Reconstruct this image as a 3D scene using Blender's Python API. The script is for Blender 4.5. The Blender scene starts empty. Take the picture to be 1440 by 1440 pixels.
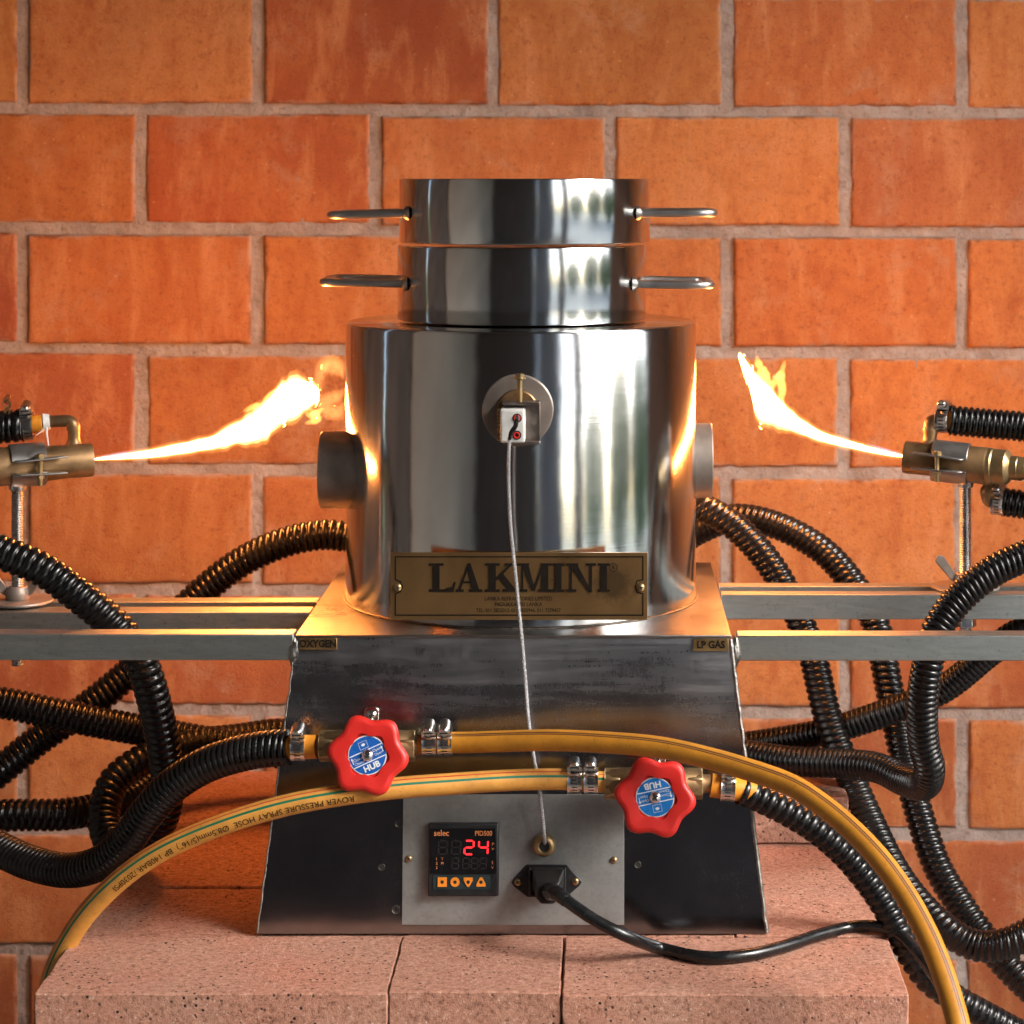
import bpy, bmesh, math, random
import numpy as np
from mathutils import Vector, Matrix, noise

random.seed(11)
SC = bpy.context.scene
COL = SC.collection
PI = math.pi

# ------------------------------------------------------------------ camera, sky, sun, exposure
F, U0, V0, CZ, CD = 3300.0, 850.0, 255.0, 0.526, 1.8   # focal length in px of the 1440 px frame, principal point, eye height, eye distance
cam_d = bpy.data.cameras.new('camera')
cam = bpy.data.objects.new('camera', cam_d)
COL.objects.link(cam)
cam.location = (0, -CD, CZ)
cam.rotation_euler = (PI / 2, 0, 0)
cam_d.sensor_width = 36
cam_d.lens = F / 1440 * 36
cam_d.shift_x = -(U0 - 720) / 1440
cam_d.shift_y = -(720 - V0) / 1440
cam_d.clip_start, cam_d.clip_end = 0.05, 200
cam_d.dof.use_dof = True
cam_d.dof.focus_distance = 1.66
cam_d.dof.aperture_fstop = 16
SC.camera = cam

SUN_EL, SUN_AZ = math.radians(36), math.radians(118)     # azimuth clockwise from +Y
world = bpy.data.worlds.new('World')
SC.world = world
world.use_nodes = True
wn = world.node_tree
bg = wn.nodes['Background']
sky = wn.nodes.new('ShaderNodeTexSky')
sky.sky_type = 'NISHITA'
sky.sun_disc = False
sky.sun_elevation = SUN_EL
sky.sun_rotation = SUN_AZ
sky.dust_density = 3.0
wn.links.new(sky.outputs[0], bg.inputs['Color'])
bg.inputs['Strength'].default_value = 0.15

sun_d = bpy.data.lights.new('sun', 'SUN')
sun_d.energy = 1.5
sun_d.angle = math.radians(22)
sun_d.color = (1.0, 0.99, 0.97)
sun = bpy.data.objects.new('sun', sun_d)
COL.objects.link(sun)
sd = Vector((math.sin(SUN_AZ) * math.cos(SUN_EL), math.cos(SUN_AZ) * math.cos(SUN_EL), math.sin(SUN_EL)))
sun.rotation_euler = sd.to_track_quat('Z', 'Y').to_euler()
sun.location = sd * 8

SC.view_settings.view_transform = 'Standard'
SC.view_settings.look = 'None'
SC.view_settings.gamma = 1
SC.view_settings.exposure = 1.55
SC.render.engine = 'CYCLES'
cy = SC.cycles
cy.use_denoising = True
cy.max_bounces = 8
cy.diffuse_bounces = 4
cy.glossy_bounces = 5
cy.volume_bounces = 0
cy.transparent_max_bounces = 12
cy.sample_clamp_indirect = 6
cy.blur_glossy = 0.4

# ------------------------------------------------------------------ helpers
def P(u, v, d):
    """point at depth d in front of the eye that the photograph shows at (u, v)"""
    return Vector(((u - U0) / F * d, d - CD, CZ - (v - V0) / F * d))

WM = {}
def place(o, parent, M):
    COL.objects.link(o)
    if parent is not None:
        o.parent = parent
        o.matrix_basis = WM[parent].inverted() @ M
    else:
        o.matrix_basis = M
    WM[o] = M
    return o

def tag(o, label=None, cat=None, group=None, kind=None):
    if label: o['label'] = label
    if cat: o['category'] = cat
    if group: o['group'] = group
    if kind: o['kind'] = kind
    return o

def thing(name, label, cat, loc, group=None):
    o = bpy.data.objects.new(name, None)
    o.empty_display_size = 0.02
    place(o, None, Matrix.Translation(Vector(loc)))
    return tag(o, label, cat, group)

def inst(name, me, parent, M):
    return place(bpy.data.objects.new(name, me), parent, M)

def frame(o, ex, ey):
    ex = Vector(ex).normalized()
    ey = Vector(ey)
    ey = (ey - ex * ey.dot(ex)).normalized()
    ez = ex.cross(ey)
    M = Matrix((ex, ey, ez)).transposed().to_4x4()
    M.translation = Vector(o)
    return M

def frame_z(o, ez, front=(0, -1, 0)):
    ez = Vector(ez).normalized()
    ex = Vector(front)
    if abs(ex.dot(ez)) > 0.95: ex = Vector((1, 0, 0))
    ex = (ex - ez * ex.dot(ez)).normalized()
    m = Matrix((ex, ez.cross(ex), ez)).transposed().to_4x4()
    m.translation = Vector(o)
    return m

class MB:
    """collects shapes for ONE mesh"""
    def __init__(s):
        s.v, s.f, s.mi, s.uv = [], [], [], None
    def add(s, vs, fs, mi=0, M=None):
        b = len(s.v)
        for p in vs:
            p = Vector(p)
            s.v.append(tuple(M @ p) if M is not None else tuple(p))
        for k, f in enumerate(fs):
            s.f.append(tuple(i + b for i in f))
            s.mi.append(mi[k] if isinstance(mi, list) else mi)
        return s
    def box(s, c, d, M=None, mi=0):
        x, y, z = d[0] / 2, d[1] / 2, d[2] / 2
        vs = [(c[0] + i * x, c[1] + j * y, c[2] + k * z) for i in (-1, 1) for j in (-1, 1) for k in (-1, 1)]
        return s.add(vs, [(0, 1, 3, 2), (4, 6, 7, 5), (0, 4, 5, 1), (2, 3, 7, 6), (0, 2, 6, 4), (1, 5, 7, 3)], mi, M)
    def prism(s, pts, h0, h1, M=None, mi=0, cap0=True):
        n = len(pts)
        vs = [(p[0], p[1], h0) for p in pts] + [(p[0], p[1], h1) for p in pts]
        fs = [(i, (i + 1) % n, n + (i + 1) % n, n + i) for i in range(n)] + [tuple(range(n, 2 * n))]
        if cap0: fs.append(tuple(range(n - 1, -1, -1)))
        return s.add(vs, fs, mi, M)
    def lathe(s, prof, M=None, seg=32, mi=0, rad=None, closed=False):
        """profile of (r, z) turned about local z"""
        n = len(prof)
        vs = []
        for r, z in prof:
            for k in range(seg):
                t = 2 * PI * k / seg
                rr = r * (rad(t) if rad else 1)
                vs.append((rr * math.cos(t), rr * math.sin(t), z))
        fs = []
        for i in range(n - 1 if not closed else n):
            j = (i + 1) % n
            for k in range(seg):
                k2 = (k + 1) % seg
                fs.append((i * seg + k, i * seg + k2, j * seg + k2, j * seg + k))
        return s.add(vs, fs, mi, M)
    def cyl(s, p0, p1, r0, r1=None, seg=24, mi=0, caps=True):
        p0, p1 = Vector(p0), Vector(p1)
        r1 = r0 if r1 is None else r1
        d = p1 - p0
        a = Vector((0, 0, 1)) if abs(d.normalized().z) < 0.9 else Vector((1, 0, 0))
        ex = a.cross(d).normalized()
        ey = d.normalized().cross(ex)
        vs, fs = [], []
        for p, r in ((p0, r0), (p1, r1)):
            for k in range(seg):
                t = 2 * PI * k / seg
                vs.append(p + ex * r * math.cos(t) + ey * r * math.sin(t))
        for k in range(seg):
            k2 = (k + 1) % seg
            fs.append((k, k2, seg + k2, seg + k))
        if caps:
            fs.append(tuple(range(seg - 1, -1, -1)))
            fs.append(tuple(range(seg, 2 * seg)))
        return s.add(vs, fs, mi)
    def tube(s, pts, r, seg=12, mi=0, step=0.002, ref=None, smooth=True):
        path = resample(pts, step) if smooth else np.array([tuple(p) for p in pts])
        T, N, B = frames(path, ref)
        n = len(path)
        th = np.linspace(0, 2 * PI, seg, endpoint=False)
        rr = np.array([r(i / (n - 1)) for i in range(n)]) if callable(r) else np.full(n, r)
        V = path[:, None, :] + rr[:, None, None] * (np.cos(th)[None, :, None] * N[:, None, :] + np.sin(th)[None, :, None] * B[:, None, :])
        fs = []
        for i in range(n - 1):
            for k in range(seg):
                k2 = (k + 1) % seg
                fs.append((i * seg + k, i * seg + k2, (i + 1) * seg + k2, (i + 1) * seg + k))
        fs.append(tuple(range(seg - 1, -1, -1)))
        fs.append(tuple(range((n - 1) * seg, n * seg)))
        return s.add(V.reshape(-1, 3).tolist(), fs, mi)
    def mesh(s, name, mats, ang=35, smooth=True):
        me = bpy.data.meshes.new(name)
        me.from_pydata(s.v, [], s.f)
        for m in (mats if isinstance(mats, (list, tuple)) else [mats]):
            me.materials.append(m)
        me.polygons.foreach_set('material_index', s.mi)
        bm = bmesh.new(); bm.from_mesh(me)
        bmesh.ops.recalc_face_normals(bm, faces=bm.faces)
        bm.to_mesh(me); bm.free()
        if smooth:
            me.polygons.foreach_set('use_smooth', [True] * len(me.polygons))
            me.set_sharp_from_angle(angle=math.radians(ang))
        if s.uv is not None:
            uvl = me.uv_layers.new(name='UVMap')
            for l in me.loops:
                uvl.data[l.index].uv = s.uv[l.vertex_index]
        me.update()
        return me
    def obj(s, name, mats, parent=None, ang=35, bevel=0, bseg=2, smooth=True, origin=None):
        a = np.array(s.v)
        c = Vector(((a.min(0) + a.max(0)) / 2).tolist()) if origin is None else Vector(origin)
        s.v = (a - np.array(c)).tolist()
        o = inst(name, s.mesh(name, mats, ang, smooth), parent, Matrix.Translation(c))
        if bevel:
            b = o.modifiers.new('bevel', 'BEVEL')
            b.width, b.segments, b.limit_method, b.angle_limit = bevel, bseg, 'ANGLE', math.radians(40)
        return o

def resample(pts, step):
    p = np.array([tuple(q) for q in pts], float)
    p = np.vstack([2 * p[0] - p[1], p, 2 * p[-1] - p[-2]])
    out = []
    for i in range(1, len(p) - 2):
        t = np.linspace(0, 1, 40, endpoint=False)[:, None]
        a, b, c, d = p[i - 1], p[i], p[i + 1], p[i + 2]
        out.append(0.5 * ((2 * b) + (c - a) * t + (2 * a - 5 * b + 4 * c - d) * t ** 2 + (3 * b - a - 3 * c + d) * t ** 3))
    out = np.vstack(out + [p[-2][None]])
    L = np.concatenate([[0], np.cumsum(np.linalg.norm(np.diff(out, axis=0), axis=1))])
    n = max(2, int(L[-1] / step) + 1)
    s = np.linspace(0, L[-1], n)
    return np.stack([np.interp(s, L, out[:, k]) for k in range(3)], 1)

def dense(pts, step):
    out = [Vector(pts[0])]
    for a, b in zip(pts[:-1], pts[1:]):
        a, b = Vector(a), Vector(b)
        n = max(1, int((b - a).length / step))
        out += [a + (b - a) * (k + 1) / n for k in range(n)]
    return out

def frames(path, ref=None):
    T = np.gradient(path, axis=0)
    T /= np.linalg.norm(T, axis=1)[:, None] + 1e-12
    n = len(path)
    N = np.zeros_like(T)
    if ref is not None:
        r = np.array(ref, float)
        N = r[None] - (T @ r)[:, None] * T
        N /= np.linalg.norm(N, axis=1)[:, None] + 1e-12
    else:
        a = np.array((0, 0, 1.0)) if abs(T[0][2]) < 0.9 else np.array((1.0, 0, 0))
        x = a - T[0] * (a @ T[0]); N[0] = x / np.linalg.norm(x)
        for i in range(1, n):
            x = N[i - 1] - T[i] * (N[i - 1] @ T[i])
            N[i] = x / np.linalg.norm(x)
    return T, N, np.cross(T, N)

def text_geo(s, size, ex=0.0, align='CENTER', sx=1.0, bold=0.0):
    cu = bpy.data.curves.new('t', 'FONT')
    cu.body = s; cu.size = size; cu.align_x = align; cu.align_y = 'CENTER'
    cu.extrude = ex; cu.resolution_u = 3; cu.offset = bold
    o = bpy.data.objects.new('t', cu)
    COL.objects.link(o)
    dg = bpy.context.evaluated_depsgraph_get()
    me = bpy.data.meshes.new_from_object(o.evaluated_get(dg))
    vs = [(v.co.x * sx, v.co.y, v.co.z) for v in me.vertices]
    fs = [tuple(p.vertices) for p in me.polygons]
    bpy.data.objects.remove(o); bpy.data.curves.remove(cu); bpy.data.meshes.remove(me)
    return vs, fs

def circle(r, n=32, c=(0, 0), a0=0.0, a1=2 * PI, end=False):
    return [(c[0] + r * math.cos(a0 + (a1 - a0) * k / (n - (1 if end else 0))), c[1] + r * math.sin(a0 + (a1 - a0) * k / (n - (1 if end else 0)))) for k in range(n)]

# ------------------------------------------------------------------ materials
class NT:
    def __init__(s, name):
        s.m = bpy.data.materials.new(name)
        s.m.use_nodes = True
        s.t = s.m.node_tree
        s.b = s.t.nodes['Principled BSDF']
        s.co = None
    def n(s, kind, **kw):
        x = s.t.nodes.new('ShaderNode' + kind)
        for k, v in kw.items():
            setattr(x, k, v)
        return x
    def put(s, sock, val):
        if isinstance(val, bpy.types.NodeSocket): s.t.links.new(val, sock)
        else: sock.default_value = val if not (isinstance(val, tuple) and len(val) == 3 and sock.type == 'RGBA') else (*val, 1)
    def set(s, **kw):
        for k, v in kw.items():
            s.put(s.b.inputs[k.replace('_', ' ')], v)
        return s
    def coord(s, which='Object', scale=(1, 1, 1), rand=False):
        tc = s.n('TexCoord')
        mp = s.n('Mapping')
        s.t.links.new(tc.outputs[which], mp.inputs['Vector'])
        mp.inputs['Scale'].default_value = scale
        if rand:
            oi = s.n('ObjectInfo')
            vm = s.n('VectorMath', operation='SCALE')
            vm.inputs[0].default_value = (37.0, 91.0, 53.0)
            s.t.links.new(oi.outputs['Random'], vm.inputs['Scale'])
            s.t.links.new(vm.outputs[0], mp.inputs['Location'])
        return mp.outputs[0]
    def noise(s, co, scale, detail=4, rough=0.55, dist=0.0):
        x = s.n('TexNoise')
        s.t.links.new(co, x.inputs['Vector'])
        x.inputs['Scale'].default_value = scale
        x.inputs['Detail'].default_value = detail
        x.inputs['Roughness'].default_value = rough
        x.inputs['Distortion'].default_value = dist
        return x.outputs[0]
    def voro(s, co, scale, out='Distance', feature='F1'):
        x = s.n('TexVoronoi', feature=feature)
        s.t.links.new(co, x.inputs['Vector'])
        x.inputs['Scale'].default_value = scale
        return x.outputs[out]
    def ramp(s, fac, stops):
        x = s.n('ValToRGB')
        s.t.links.new(fac, x.inputs[0])
        el = x.color_ramp.elements
        while len(el) < len(stops): el.new(0.5)
        for e, (p, c) in zip(el, stops):
            e.position = p
            e.color = (*c, 1) if isinstance(c, tuple) else (c, c, c, 1)
        return x.outputs[0]
    def mix(s, fac, a, b, mode='MIX'):
        x = s.n('Mix', data_type='RGBA', blend_type=mode)
        s.put(x.inputs[0], fac)
        s.put(x.inputs[6], a if not isinstance(a, float) else (a, a, a))
        s.put(x.inputs[7], b if not isinstance(b, float) else (b, b, b))
        return x.outputs[2]
    def math(s, op, a, b=0.0, c=0.0):
        x = s.n('Math', operation=op)
        s.put(x.inputs[0], a); s.put(x.inputs[1], b); s.put(x.inputs[2], c)
        return x.outputs[0]
    def bump(s, h, strength=0.3, dist=0.001, prev=None):
        x = s.n('Bump')
        x.inputs['Strength'].default_value = strength
        x.inputs['Distance'].default_value = dist
        s.t.links.new(h, x.inputs['Height'])
        if prev is not None: s.t.links.new(prev, x.inputs['Normal'])
        return x.outputs[0]

def plain(name, col, rough=0.5, metal=0.0, var=0.15, nscale=120, bump=0.0, spec=0.5):
    t = NT(name)
    co = t.coord()
    nf = t.noise(co, nscale, 5)
    dark = tuple(c * (1 - var) for c in col)
    lite = tuple(min(1, c * (1 + var)) for c in col)
    t.set(Base_Color=t.ramp(nf, [(0.35, dark), (0.65, lite)]), Metallic=metal,
          Roughness=t.ramp(nf, [(0.3, max(0.02, rough - 0.08)), (0.7, min(1, rough + 0.08))]))
    t.set(Specular_IOR_Level=spec)
    if bump: t.set(Normal=t.bump(t.noise(co, nscale * 3, 4), bump, 0.0006))
    return t.m

def emit(name, col, strength):
    t = NT(name)
    t.set(Base_Color=(0.02, 0.02, 0.02), Emission_Color=col, Emission_Strength=strength)
    return t.m

def steel(name, col=(0.58, 0.60, 0.60), rough=0.09, brush=(6, 6, 900), dents=0.10, scratch=0.10, aniso=0.75, smudge=0.07, dirt=0.45):
    t = NT(name)
    co = t.coord()
    fine = t.noise(t.coord(scale=brush), 1.0, 6, 0.7)
    big = t.noise(co, 14, 3, 0.5)
    sm = t.noise(co, 9, 6, 0.65, 0.6)
    sc1 = t.noise(t.coord(scale=(40, 40, 300)), 6, 3, 0.5, 2.2)
    scr = t.ramp(sc1, [(0.485, 0.0), (0.5, 1.0), (0.515, 0.0)])
    r = t.math('ADD', t.ramp(sm, [(0.35, rough), (0.75, rough + smudge)]), t.math('MULTIPLY', scr, scratch))
    c = t.mix(t.ramp(sm, [(0.42, 0.0), (0.75, dirt)]), col, tuple(x * 0.6 for x in col))
    nb = t.bump(big, dents, 0.006)
    nb = t.bump(fine, 0.08, 0.0004, nb)
    t.set(Base_Color=c, Metallic=1.0, Roughness=r, Normal=nb, Anisotropic=aniso)
    if aniso:
        tn = t.n('Tangent', direction_type='RADIAL', axis='Z')
        t.t.links.new(tn.outputs[0], t.b.inputs['Tangent'])
        t.b.inputs['Anisotropic Rotation'].default_value = 0.25
    return t.m

def brick_mat(name):
    """wall brick: tint from the object colour, blotches, pits, pale lime smears along the edges"""
    t = NT(name)
    oi = t.n('ObjectInfo')
    co = t.coord(rand=True)
    gen = t.coord('Generated')
    b1 = t.noise(co, 9, 4, 0.55, 0.4)
    b2 = t.noise(co, 60, 6, 0.7)
    b3 = t.noise(co, 520, 5, 0.75)
    sand = (0.46, 0.185, 0.06)
    c = t.mix(t.ramp(b1, [(0.42, 0.0), (0.72, 0.6)]), oi.outputs['Color'], sand)
    c = t.mix(t.ramp(b2, [(0.30, 0.42), (0.58, 0.0)]), c, (0.26, 0.075, 0.026))
    b4 = t.noise(t.coord(rand=True, scale=(3, 1, 0.8)), 10, 5, 0.65, 0.5)
    c = t.mix(t.ramp(b4, [(0.50, 0.0), (0.72, 0.7)]), c, (0.52, 0.255, 0.115))
    b5 = t.noise(co, 13, 6, 0.72, 0.3)
    c = t.mix(t.ramp(b5, [(0.56, 0.0), (0.72, 0.5)]), c, (0.40, 0.255, 0.17))
    c = t.mix(t.ramp(t.noise(co, 150, 5, 0.8), [(0.34, 0.6), (0.46, 0.0)]), c, (0.20, 0.06, 0.022))
    c = t.mix(t.ramp(b4, [(0.28, 0.5), (0.45, 0.0)]), c, (0.25, 0.055, 0.018))
    c = t.mix(t.ramp(b3, [(0.34, 0.7), (0.45, 0.0)]), c, (0.17, 0.052, 0.02))
    spk = t.voro(co, 90, 'Distance')
    c = t.mix(t.math('MULTIPLY', t.ramp(spk, [(0.06, 0.7), (0.10, 0.0)]), t.ramp(b2, [(0.5, 0.0), (0.56, 1.0)])), c, (0.55, 0.36, 0.2))
    # lime smear: near the arrises, broken up by noise
    sp = t.n('SeparateXYZ'); t.t.links.new(gen, sp.inputs[0])
    ex = t.math('ABSOLUTE', t.math('SUBTRACT', sp.outputs[0], 0.5))
    ez = t.math('ABSOLUTE', t.math('SUBTRACT', sp.outputs[2], 0.5))
    e = t.math('MAXIMUM', t.math('MULTIPLY_ADD', ex, 2.0, -0.5), t.math('SUBTRACT', ez, 0.0))
    wob = t.math('MULTIPLY_ADD', t.noise(co, 26, 6, 0.7), 0.16, -0.095)
    lime = t.ramp(t.math('ADD', e, wob), [(0.455, 0.0), (0.485, 0.8)])
    c = t.mix(lime, c, (0.36, 0.25, 0.19))
    dark_edge = t.ramp(t.math('ADD', e, t.math('MULTIPLY_ADD', t.noise(co, 34, 4, 0.7), -0.2, 0.09)), [(0.47, 0.0), (0.497, 0.6)])  # darker along the brick edges, broken up by noise
    c = t.mix(dark_edge, c, (0.12, 0.035, 0.012))
    h = t.math('ADD', t.math('MULTIPLY', b2, 0.35), t.math('MULTIPLY', b3, 0.8))
    t.set(Base_Color=c, Roughness=0.9, Specular_IOR_Level=0.25, Normal=t.bump(h, 0.7, 0.0022))
    return t.m

def firebrick_mat(name):
    t = NT(name)
    oi = t.n('ObjectInfo')
    co = t.coord(rand=True)
    b1 = t.noise(co, 14, 5, 0.6)
    b2 = t.noise(co, 250, 5, 0.85)
    c = t.mix(t.ramp(b1, [(0.35, 0.0), (0.7, 0.6)]), oi.outputs['Color'], (0.45, 0.26, 0.185))
    c = t.mix(t.ramp(b2, [(0.36, 0.9), (0.50, 0.0)]), c, (0.15, 0.066, 0.044))
    c = t.mix(t.ramp(b2, [(0.57, 0.0), (0.68, 0.75)]), c, (0.68, 0.46, 0.36))
    v1 = t.voro(co, 190)
    v2 = t.noise(co, 22, 3)
    pit = t.math('MULTIPLY', t.ramp(v1, [(0.15, 1.0), (0.22, 0.0)]), t.ramp(v2, [(0.48, 0.0), (0.56, 1.0)]))
    c = t.mix(pit, c, (0.035, 0.027, 0.026))
    v3 = t.voro(t.coord(rand=True, scale=(1.3, 1.1, 1.2)), 150)
    c = t.mix(t.ramp(v3, [(0.08, 0.85), (0.13, 0.0)]), c, (0.6, 0.47, 0.38))
    h = t.math('SUBTRACT', t.math('MULTIPLY', b2, 0.6), t.math('MULTIPLY', pit, 0.8))
    t.set(Base_Color=c, Roughness=0.92, Specular_IOR_Level=0.2, Normal=t.bump(h, 0.95, 0.0024))
    return t.m

def hose_mat(name, col, stripes, rough=0.5):
    t = NT(name)
    uv = t.n('TexCoord').outputs['UV']
    sp = t.n('SeparateXYZ'); t.t.links.new(uv, sp.inputs[0])
    co = t.coord()
    nf = t.noise(co, 60, 5, 0.65)
    c = t.ramp(nf, [(0.3, tuple(x * 0.72 for x in col)), (0.62, col)])
    c = t.mix(t.ramp(t.noise(co, 260, 4, 0.7), [(0.30, 0.5), (0.42, 0.0)]), c, tuple(x * 0.35 for x in col))
    for v0, w, sc in stripes:
        d = t.math('ABSOLUTE', t.math('SUBTRACT', sp.outputs[1], v0))
        wn_ = t.math('MULTIPLY_ADD', nf, 0.006, w - 0.003)
        c = t.mix(t.math('LESS_THAN', d, wn_), c, sc)
    t.set(Base_Color=c, Roughness=rough, Normal=t.bump(t.noise(co, 500, 3), 0.12, 0.0005))
    return t.m

def vol_emit(name, col, strength):
    t = NT(name)
    t.t.nodes.remove(t.b)
    e = t.n('Emission')
    e.inputs[0].default_value = (*col, 1)
    e.inputs[1].default_value = strength
    out = [n for n in t.t.nodes if n.type == 'OUTPUT_MATERIAL'][0]
    t.t.links.new(e.outputs[0], out.inputs['Volume'])
    return t.m

M = {}
M['steel'] = steel('polished_stainless')
M['steel_flat'] = steel('stainless_sheet', (0.36, 0.35, 0.34), 0.27, (900, 6, 6), 0.3, 0.16, 0.0, 0.2, 1.0)
M['rod'] = plain('steel_rod', (0.55, 0.54, 0.53), 0.34, 1.0, 0.06, 60)
M['pipe'] = plain('dull_steel_pipe', (0.28, 0.235, 0.205), 0.48, 0.6, 0.22, 40, 0.12)
t = NT('worn_galvanised_rail')
n1 = t.noise(t.coord(scale=(5, 30, 30)), 4, 6, 0.7, 0.6); n2 = t.noise(t.coord(scale=(3, 400, 400)), 1, 5, 0.7); n3 = t.noise(t.coord(), 300, 4, 0.7)
c = t.ramp(n1, [(0.30, (0.28, 0.30, 0.29)), (0.70, (0.54, 0.58, 0.56))])
c = t.mix(t.ramp(n3, [(0.30, 0.6), (0.42, 0.0)]), c, (0.16, 0.14, 0.12))
t.set(Base_Color=c, Metallic=0.95, Roughness=t.math('ADD', t.ramp(n1, [(0.3, 0.42), (0.7, 0.28)]), t.math('MULTIPLY', n2, 0.12)), Normal=t.bump(n2, 0.25, 0.0005))
M['rail'] = t.m
M['brass'] = plain('brass', (0.42, 0.30, 0.15), 0.36, 0.85, 0.2, 70, 0.1)
M['old_brass'] = plain('tarnished_brass', (0.27, 0.165, 0.08), 0.44, 0.75, 0.55, 32, 0.3)
M['chrome'] = plain('clamp_steel', (0.75, 0.74, 0.72), 0.2, 1.0, 0.1)
M['dark'] = plain('painted_dark', (0.012, 0.012, 0.012), 0.7)  # black painted for the dark in slots and holes, also key dots
M['black_plastic'] = plain('black_plastic', (0.016, 0.017, 0.019), 0.38, 0, 0.2, 90, 0.05)
M['cord'] = plain('black_cord_rubber', (0.008, 0.009, 0.010), 0.24, 0, 0.2)
t = NT('black_corrugated_plastic')
co = t.coord()
n1 = t.noise(co, 14, 5, 0.65, 0.5); n2 = t.noise(co, 320, 4, 0.7)
c = t.mix(t.ramp(n1, [(0.45, 0.0), (0.75, 0.6)]), (0.005, 0.005, 0.0055), (0.013, 0.012, 0.011))
t.set(Base_Color=c, Roughness=t.math('ADD', t.ramp(n1, [(0.35, 0.15), (0.7, 0.32)]), t.math('MULTIPLY', n2, 0.08)), Specular_IOR_Level=0.42, Normal=t.bump(n2, 0.15, 0.0004))
M['conduit'] = t.m
M['red'] = plain('red_enamel', (0.56, 0.018, 0.013), 0.42, 0, 0.12, 30, 0.06)
M['blue'] = plain('blue_print', (0.012, 0.10, 0.40), 0.3, 0, 0.06)
M['blue2'] = plain('light_blue_print', (0.014, 0.17, 0.52), 0.3, 0, 0.06)
M['white'] = plain('white_print', (0.74, 0.76, 0.78), 0.4, 0, 0.05)
M['palegrey'] = plain('pale_grey_plastic', (0.62, 0.63, 0.61), 0.4, 0.1, 0.08)
M['tape'] = plain('white_thread_tape', (0.7, 0.69, 0.68), 0.7, 0, 0.1, 300, 0.3)
M['orange_hose'] = plain('orange_hose', (0.72, 0.26, 0.018), 0.45, 0, 0.1)
M['key'] = plain('orange_key', (0.80, 0.25, 0.02), 0.45, 0, 0.08)
M['teal'] = plain('teal_key_strip', (0.02, 0.035, 0.037), 0.35)
M['ghost'] = plain('unlit_segment', (0.016, 0.014, 0.014), 0.4)
M['ink'] = plain('black_ink', (0.010, 0.007, 0.005), 0.6, spec=0.12)
M['dark_weld'] = plain('dark_weld_bead', (0.16, 0.14, 0.12), 0.5, 1.0, 0.35, 160, 0.8)
M['weld'] = plain('weld_bead', (0.30, 0.29, 0.275), 0.4, 1.0, 0.35, 160, 0.8)
M['braid'] = plain('braided_steel', (0.40, 0.40, 0.41), 0.45, 0.6, 0.4, 900, 0.9)
M['led'] = emit('red_digit', (1.0, 0.015, 0.022), 0.75)
M['print_orange'] = plain('orange_print', (0.7, 0.24, 0.08), 0.5)
M['glass'] = plain('black_gloss_window', (0.008, 0.008, 0.009), 0.08)
M['mortar'] = None
M['panel'] = None

t = NT('sanded_steel_plate')
co = t.coord()
n1 = t.noise(co, 11, 6, 0.65); n2 = t.noise(t.coord(scale=(900, 60, 60)), 1, 4, 0.6); n3 = t.noise(co, 350, 3, 0.6)
c = t.ramp(n1, [(0.3, (0.23, 0.235, 0.225)), (0.7, (0.48, 0.50, 0.495))])
c = t.mix(t.ramp(n3, [(0.3, 0.3), (0.5, 0.0)]), c, (0.26, 0.25, 0.24))
t.set(Base_Color=c, Metallic=0.75, Roughness=0.5, Normal=t.bump(n3, 0.1, 0.0004))
M['panel'] = t.m

t = NT('worn_steel_sheet')
co = t.coord()
n1 = t.noise(co, 7, 6, 0.65, 0.4); n2 = t.noise(co, 24, 5, 0.6, 0.6)
c = t.ramp(n1, [(0.3, (0.24, 0.25, 0.27)), (0.72, (0.40, 0.41, 0.43))])
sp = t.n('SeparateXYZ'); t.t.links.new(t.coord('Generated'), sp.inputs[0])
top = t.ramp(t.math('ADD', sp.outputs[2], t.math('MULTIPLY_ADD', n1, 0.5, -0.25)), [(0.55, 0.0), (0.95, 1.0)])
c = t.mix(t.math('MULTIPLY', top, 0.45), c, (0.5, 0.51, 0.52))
st = t.ramp(t.noise(t.coord(scale=(2.2, 30, 30)), 2.6, 6, 0.7, 0.8), [(0.40, 0.0), (0.68, 1.0)])
stm = t.math('MULTIPLY', st, t.ramp(sp.outputs[2], [(0.50, 0.0), (0.80, 1.0)]))
c = t.mix(t.math('MULTIPLY', stm, 0.5), c, (0.60, 0.61, 0.62))
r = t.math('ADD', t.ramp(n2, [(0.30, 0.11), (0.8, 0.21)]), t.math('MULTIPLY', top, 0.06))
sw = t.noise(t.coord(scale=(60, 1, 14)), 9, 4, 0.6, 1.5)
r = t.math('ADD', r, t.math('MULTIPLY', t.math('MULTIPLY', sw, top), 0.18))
scr = t.ramp(t.noise(t.coord(scale=(30, 30, 30)), 5, 2, 0.5, 2.6), [(0.494, 0.0), (0.5, 1.0), (0.506, 0.0)])
r = t.math('ADD', r, t.math('ADD', t.math('MULTIPLY', scr, 0.12), t.math('MULTIPLY', stm, 0.10)))
t.set(Base_Color=c, Metallic=1.0, Roughness=r, Normal=t.bump(t.noise(co, 9, 2), 0.12, 0.005))
M['sheet'] = t.m

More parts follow.
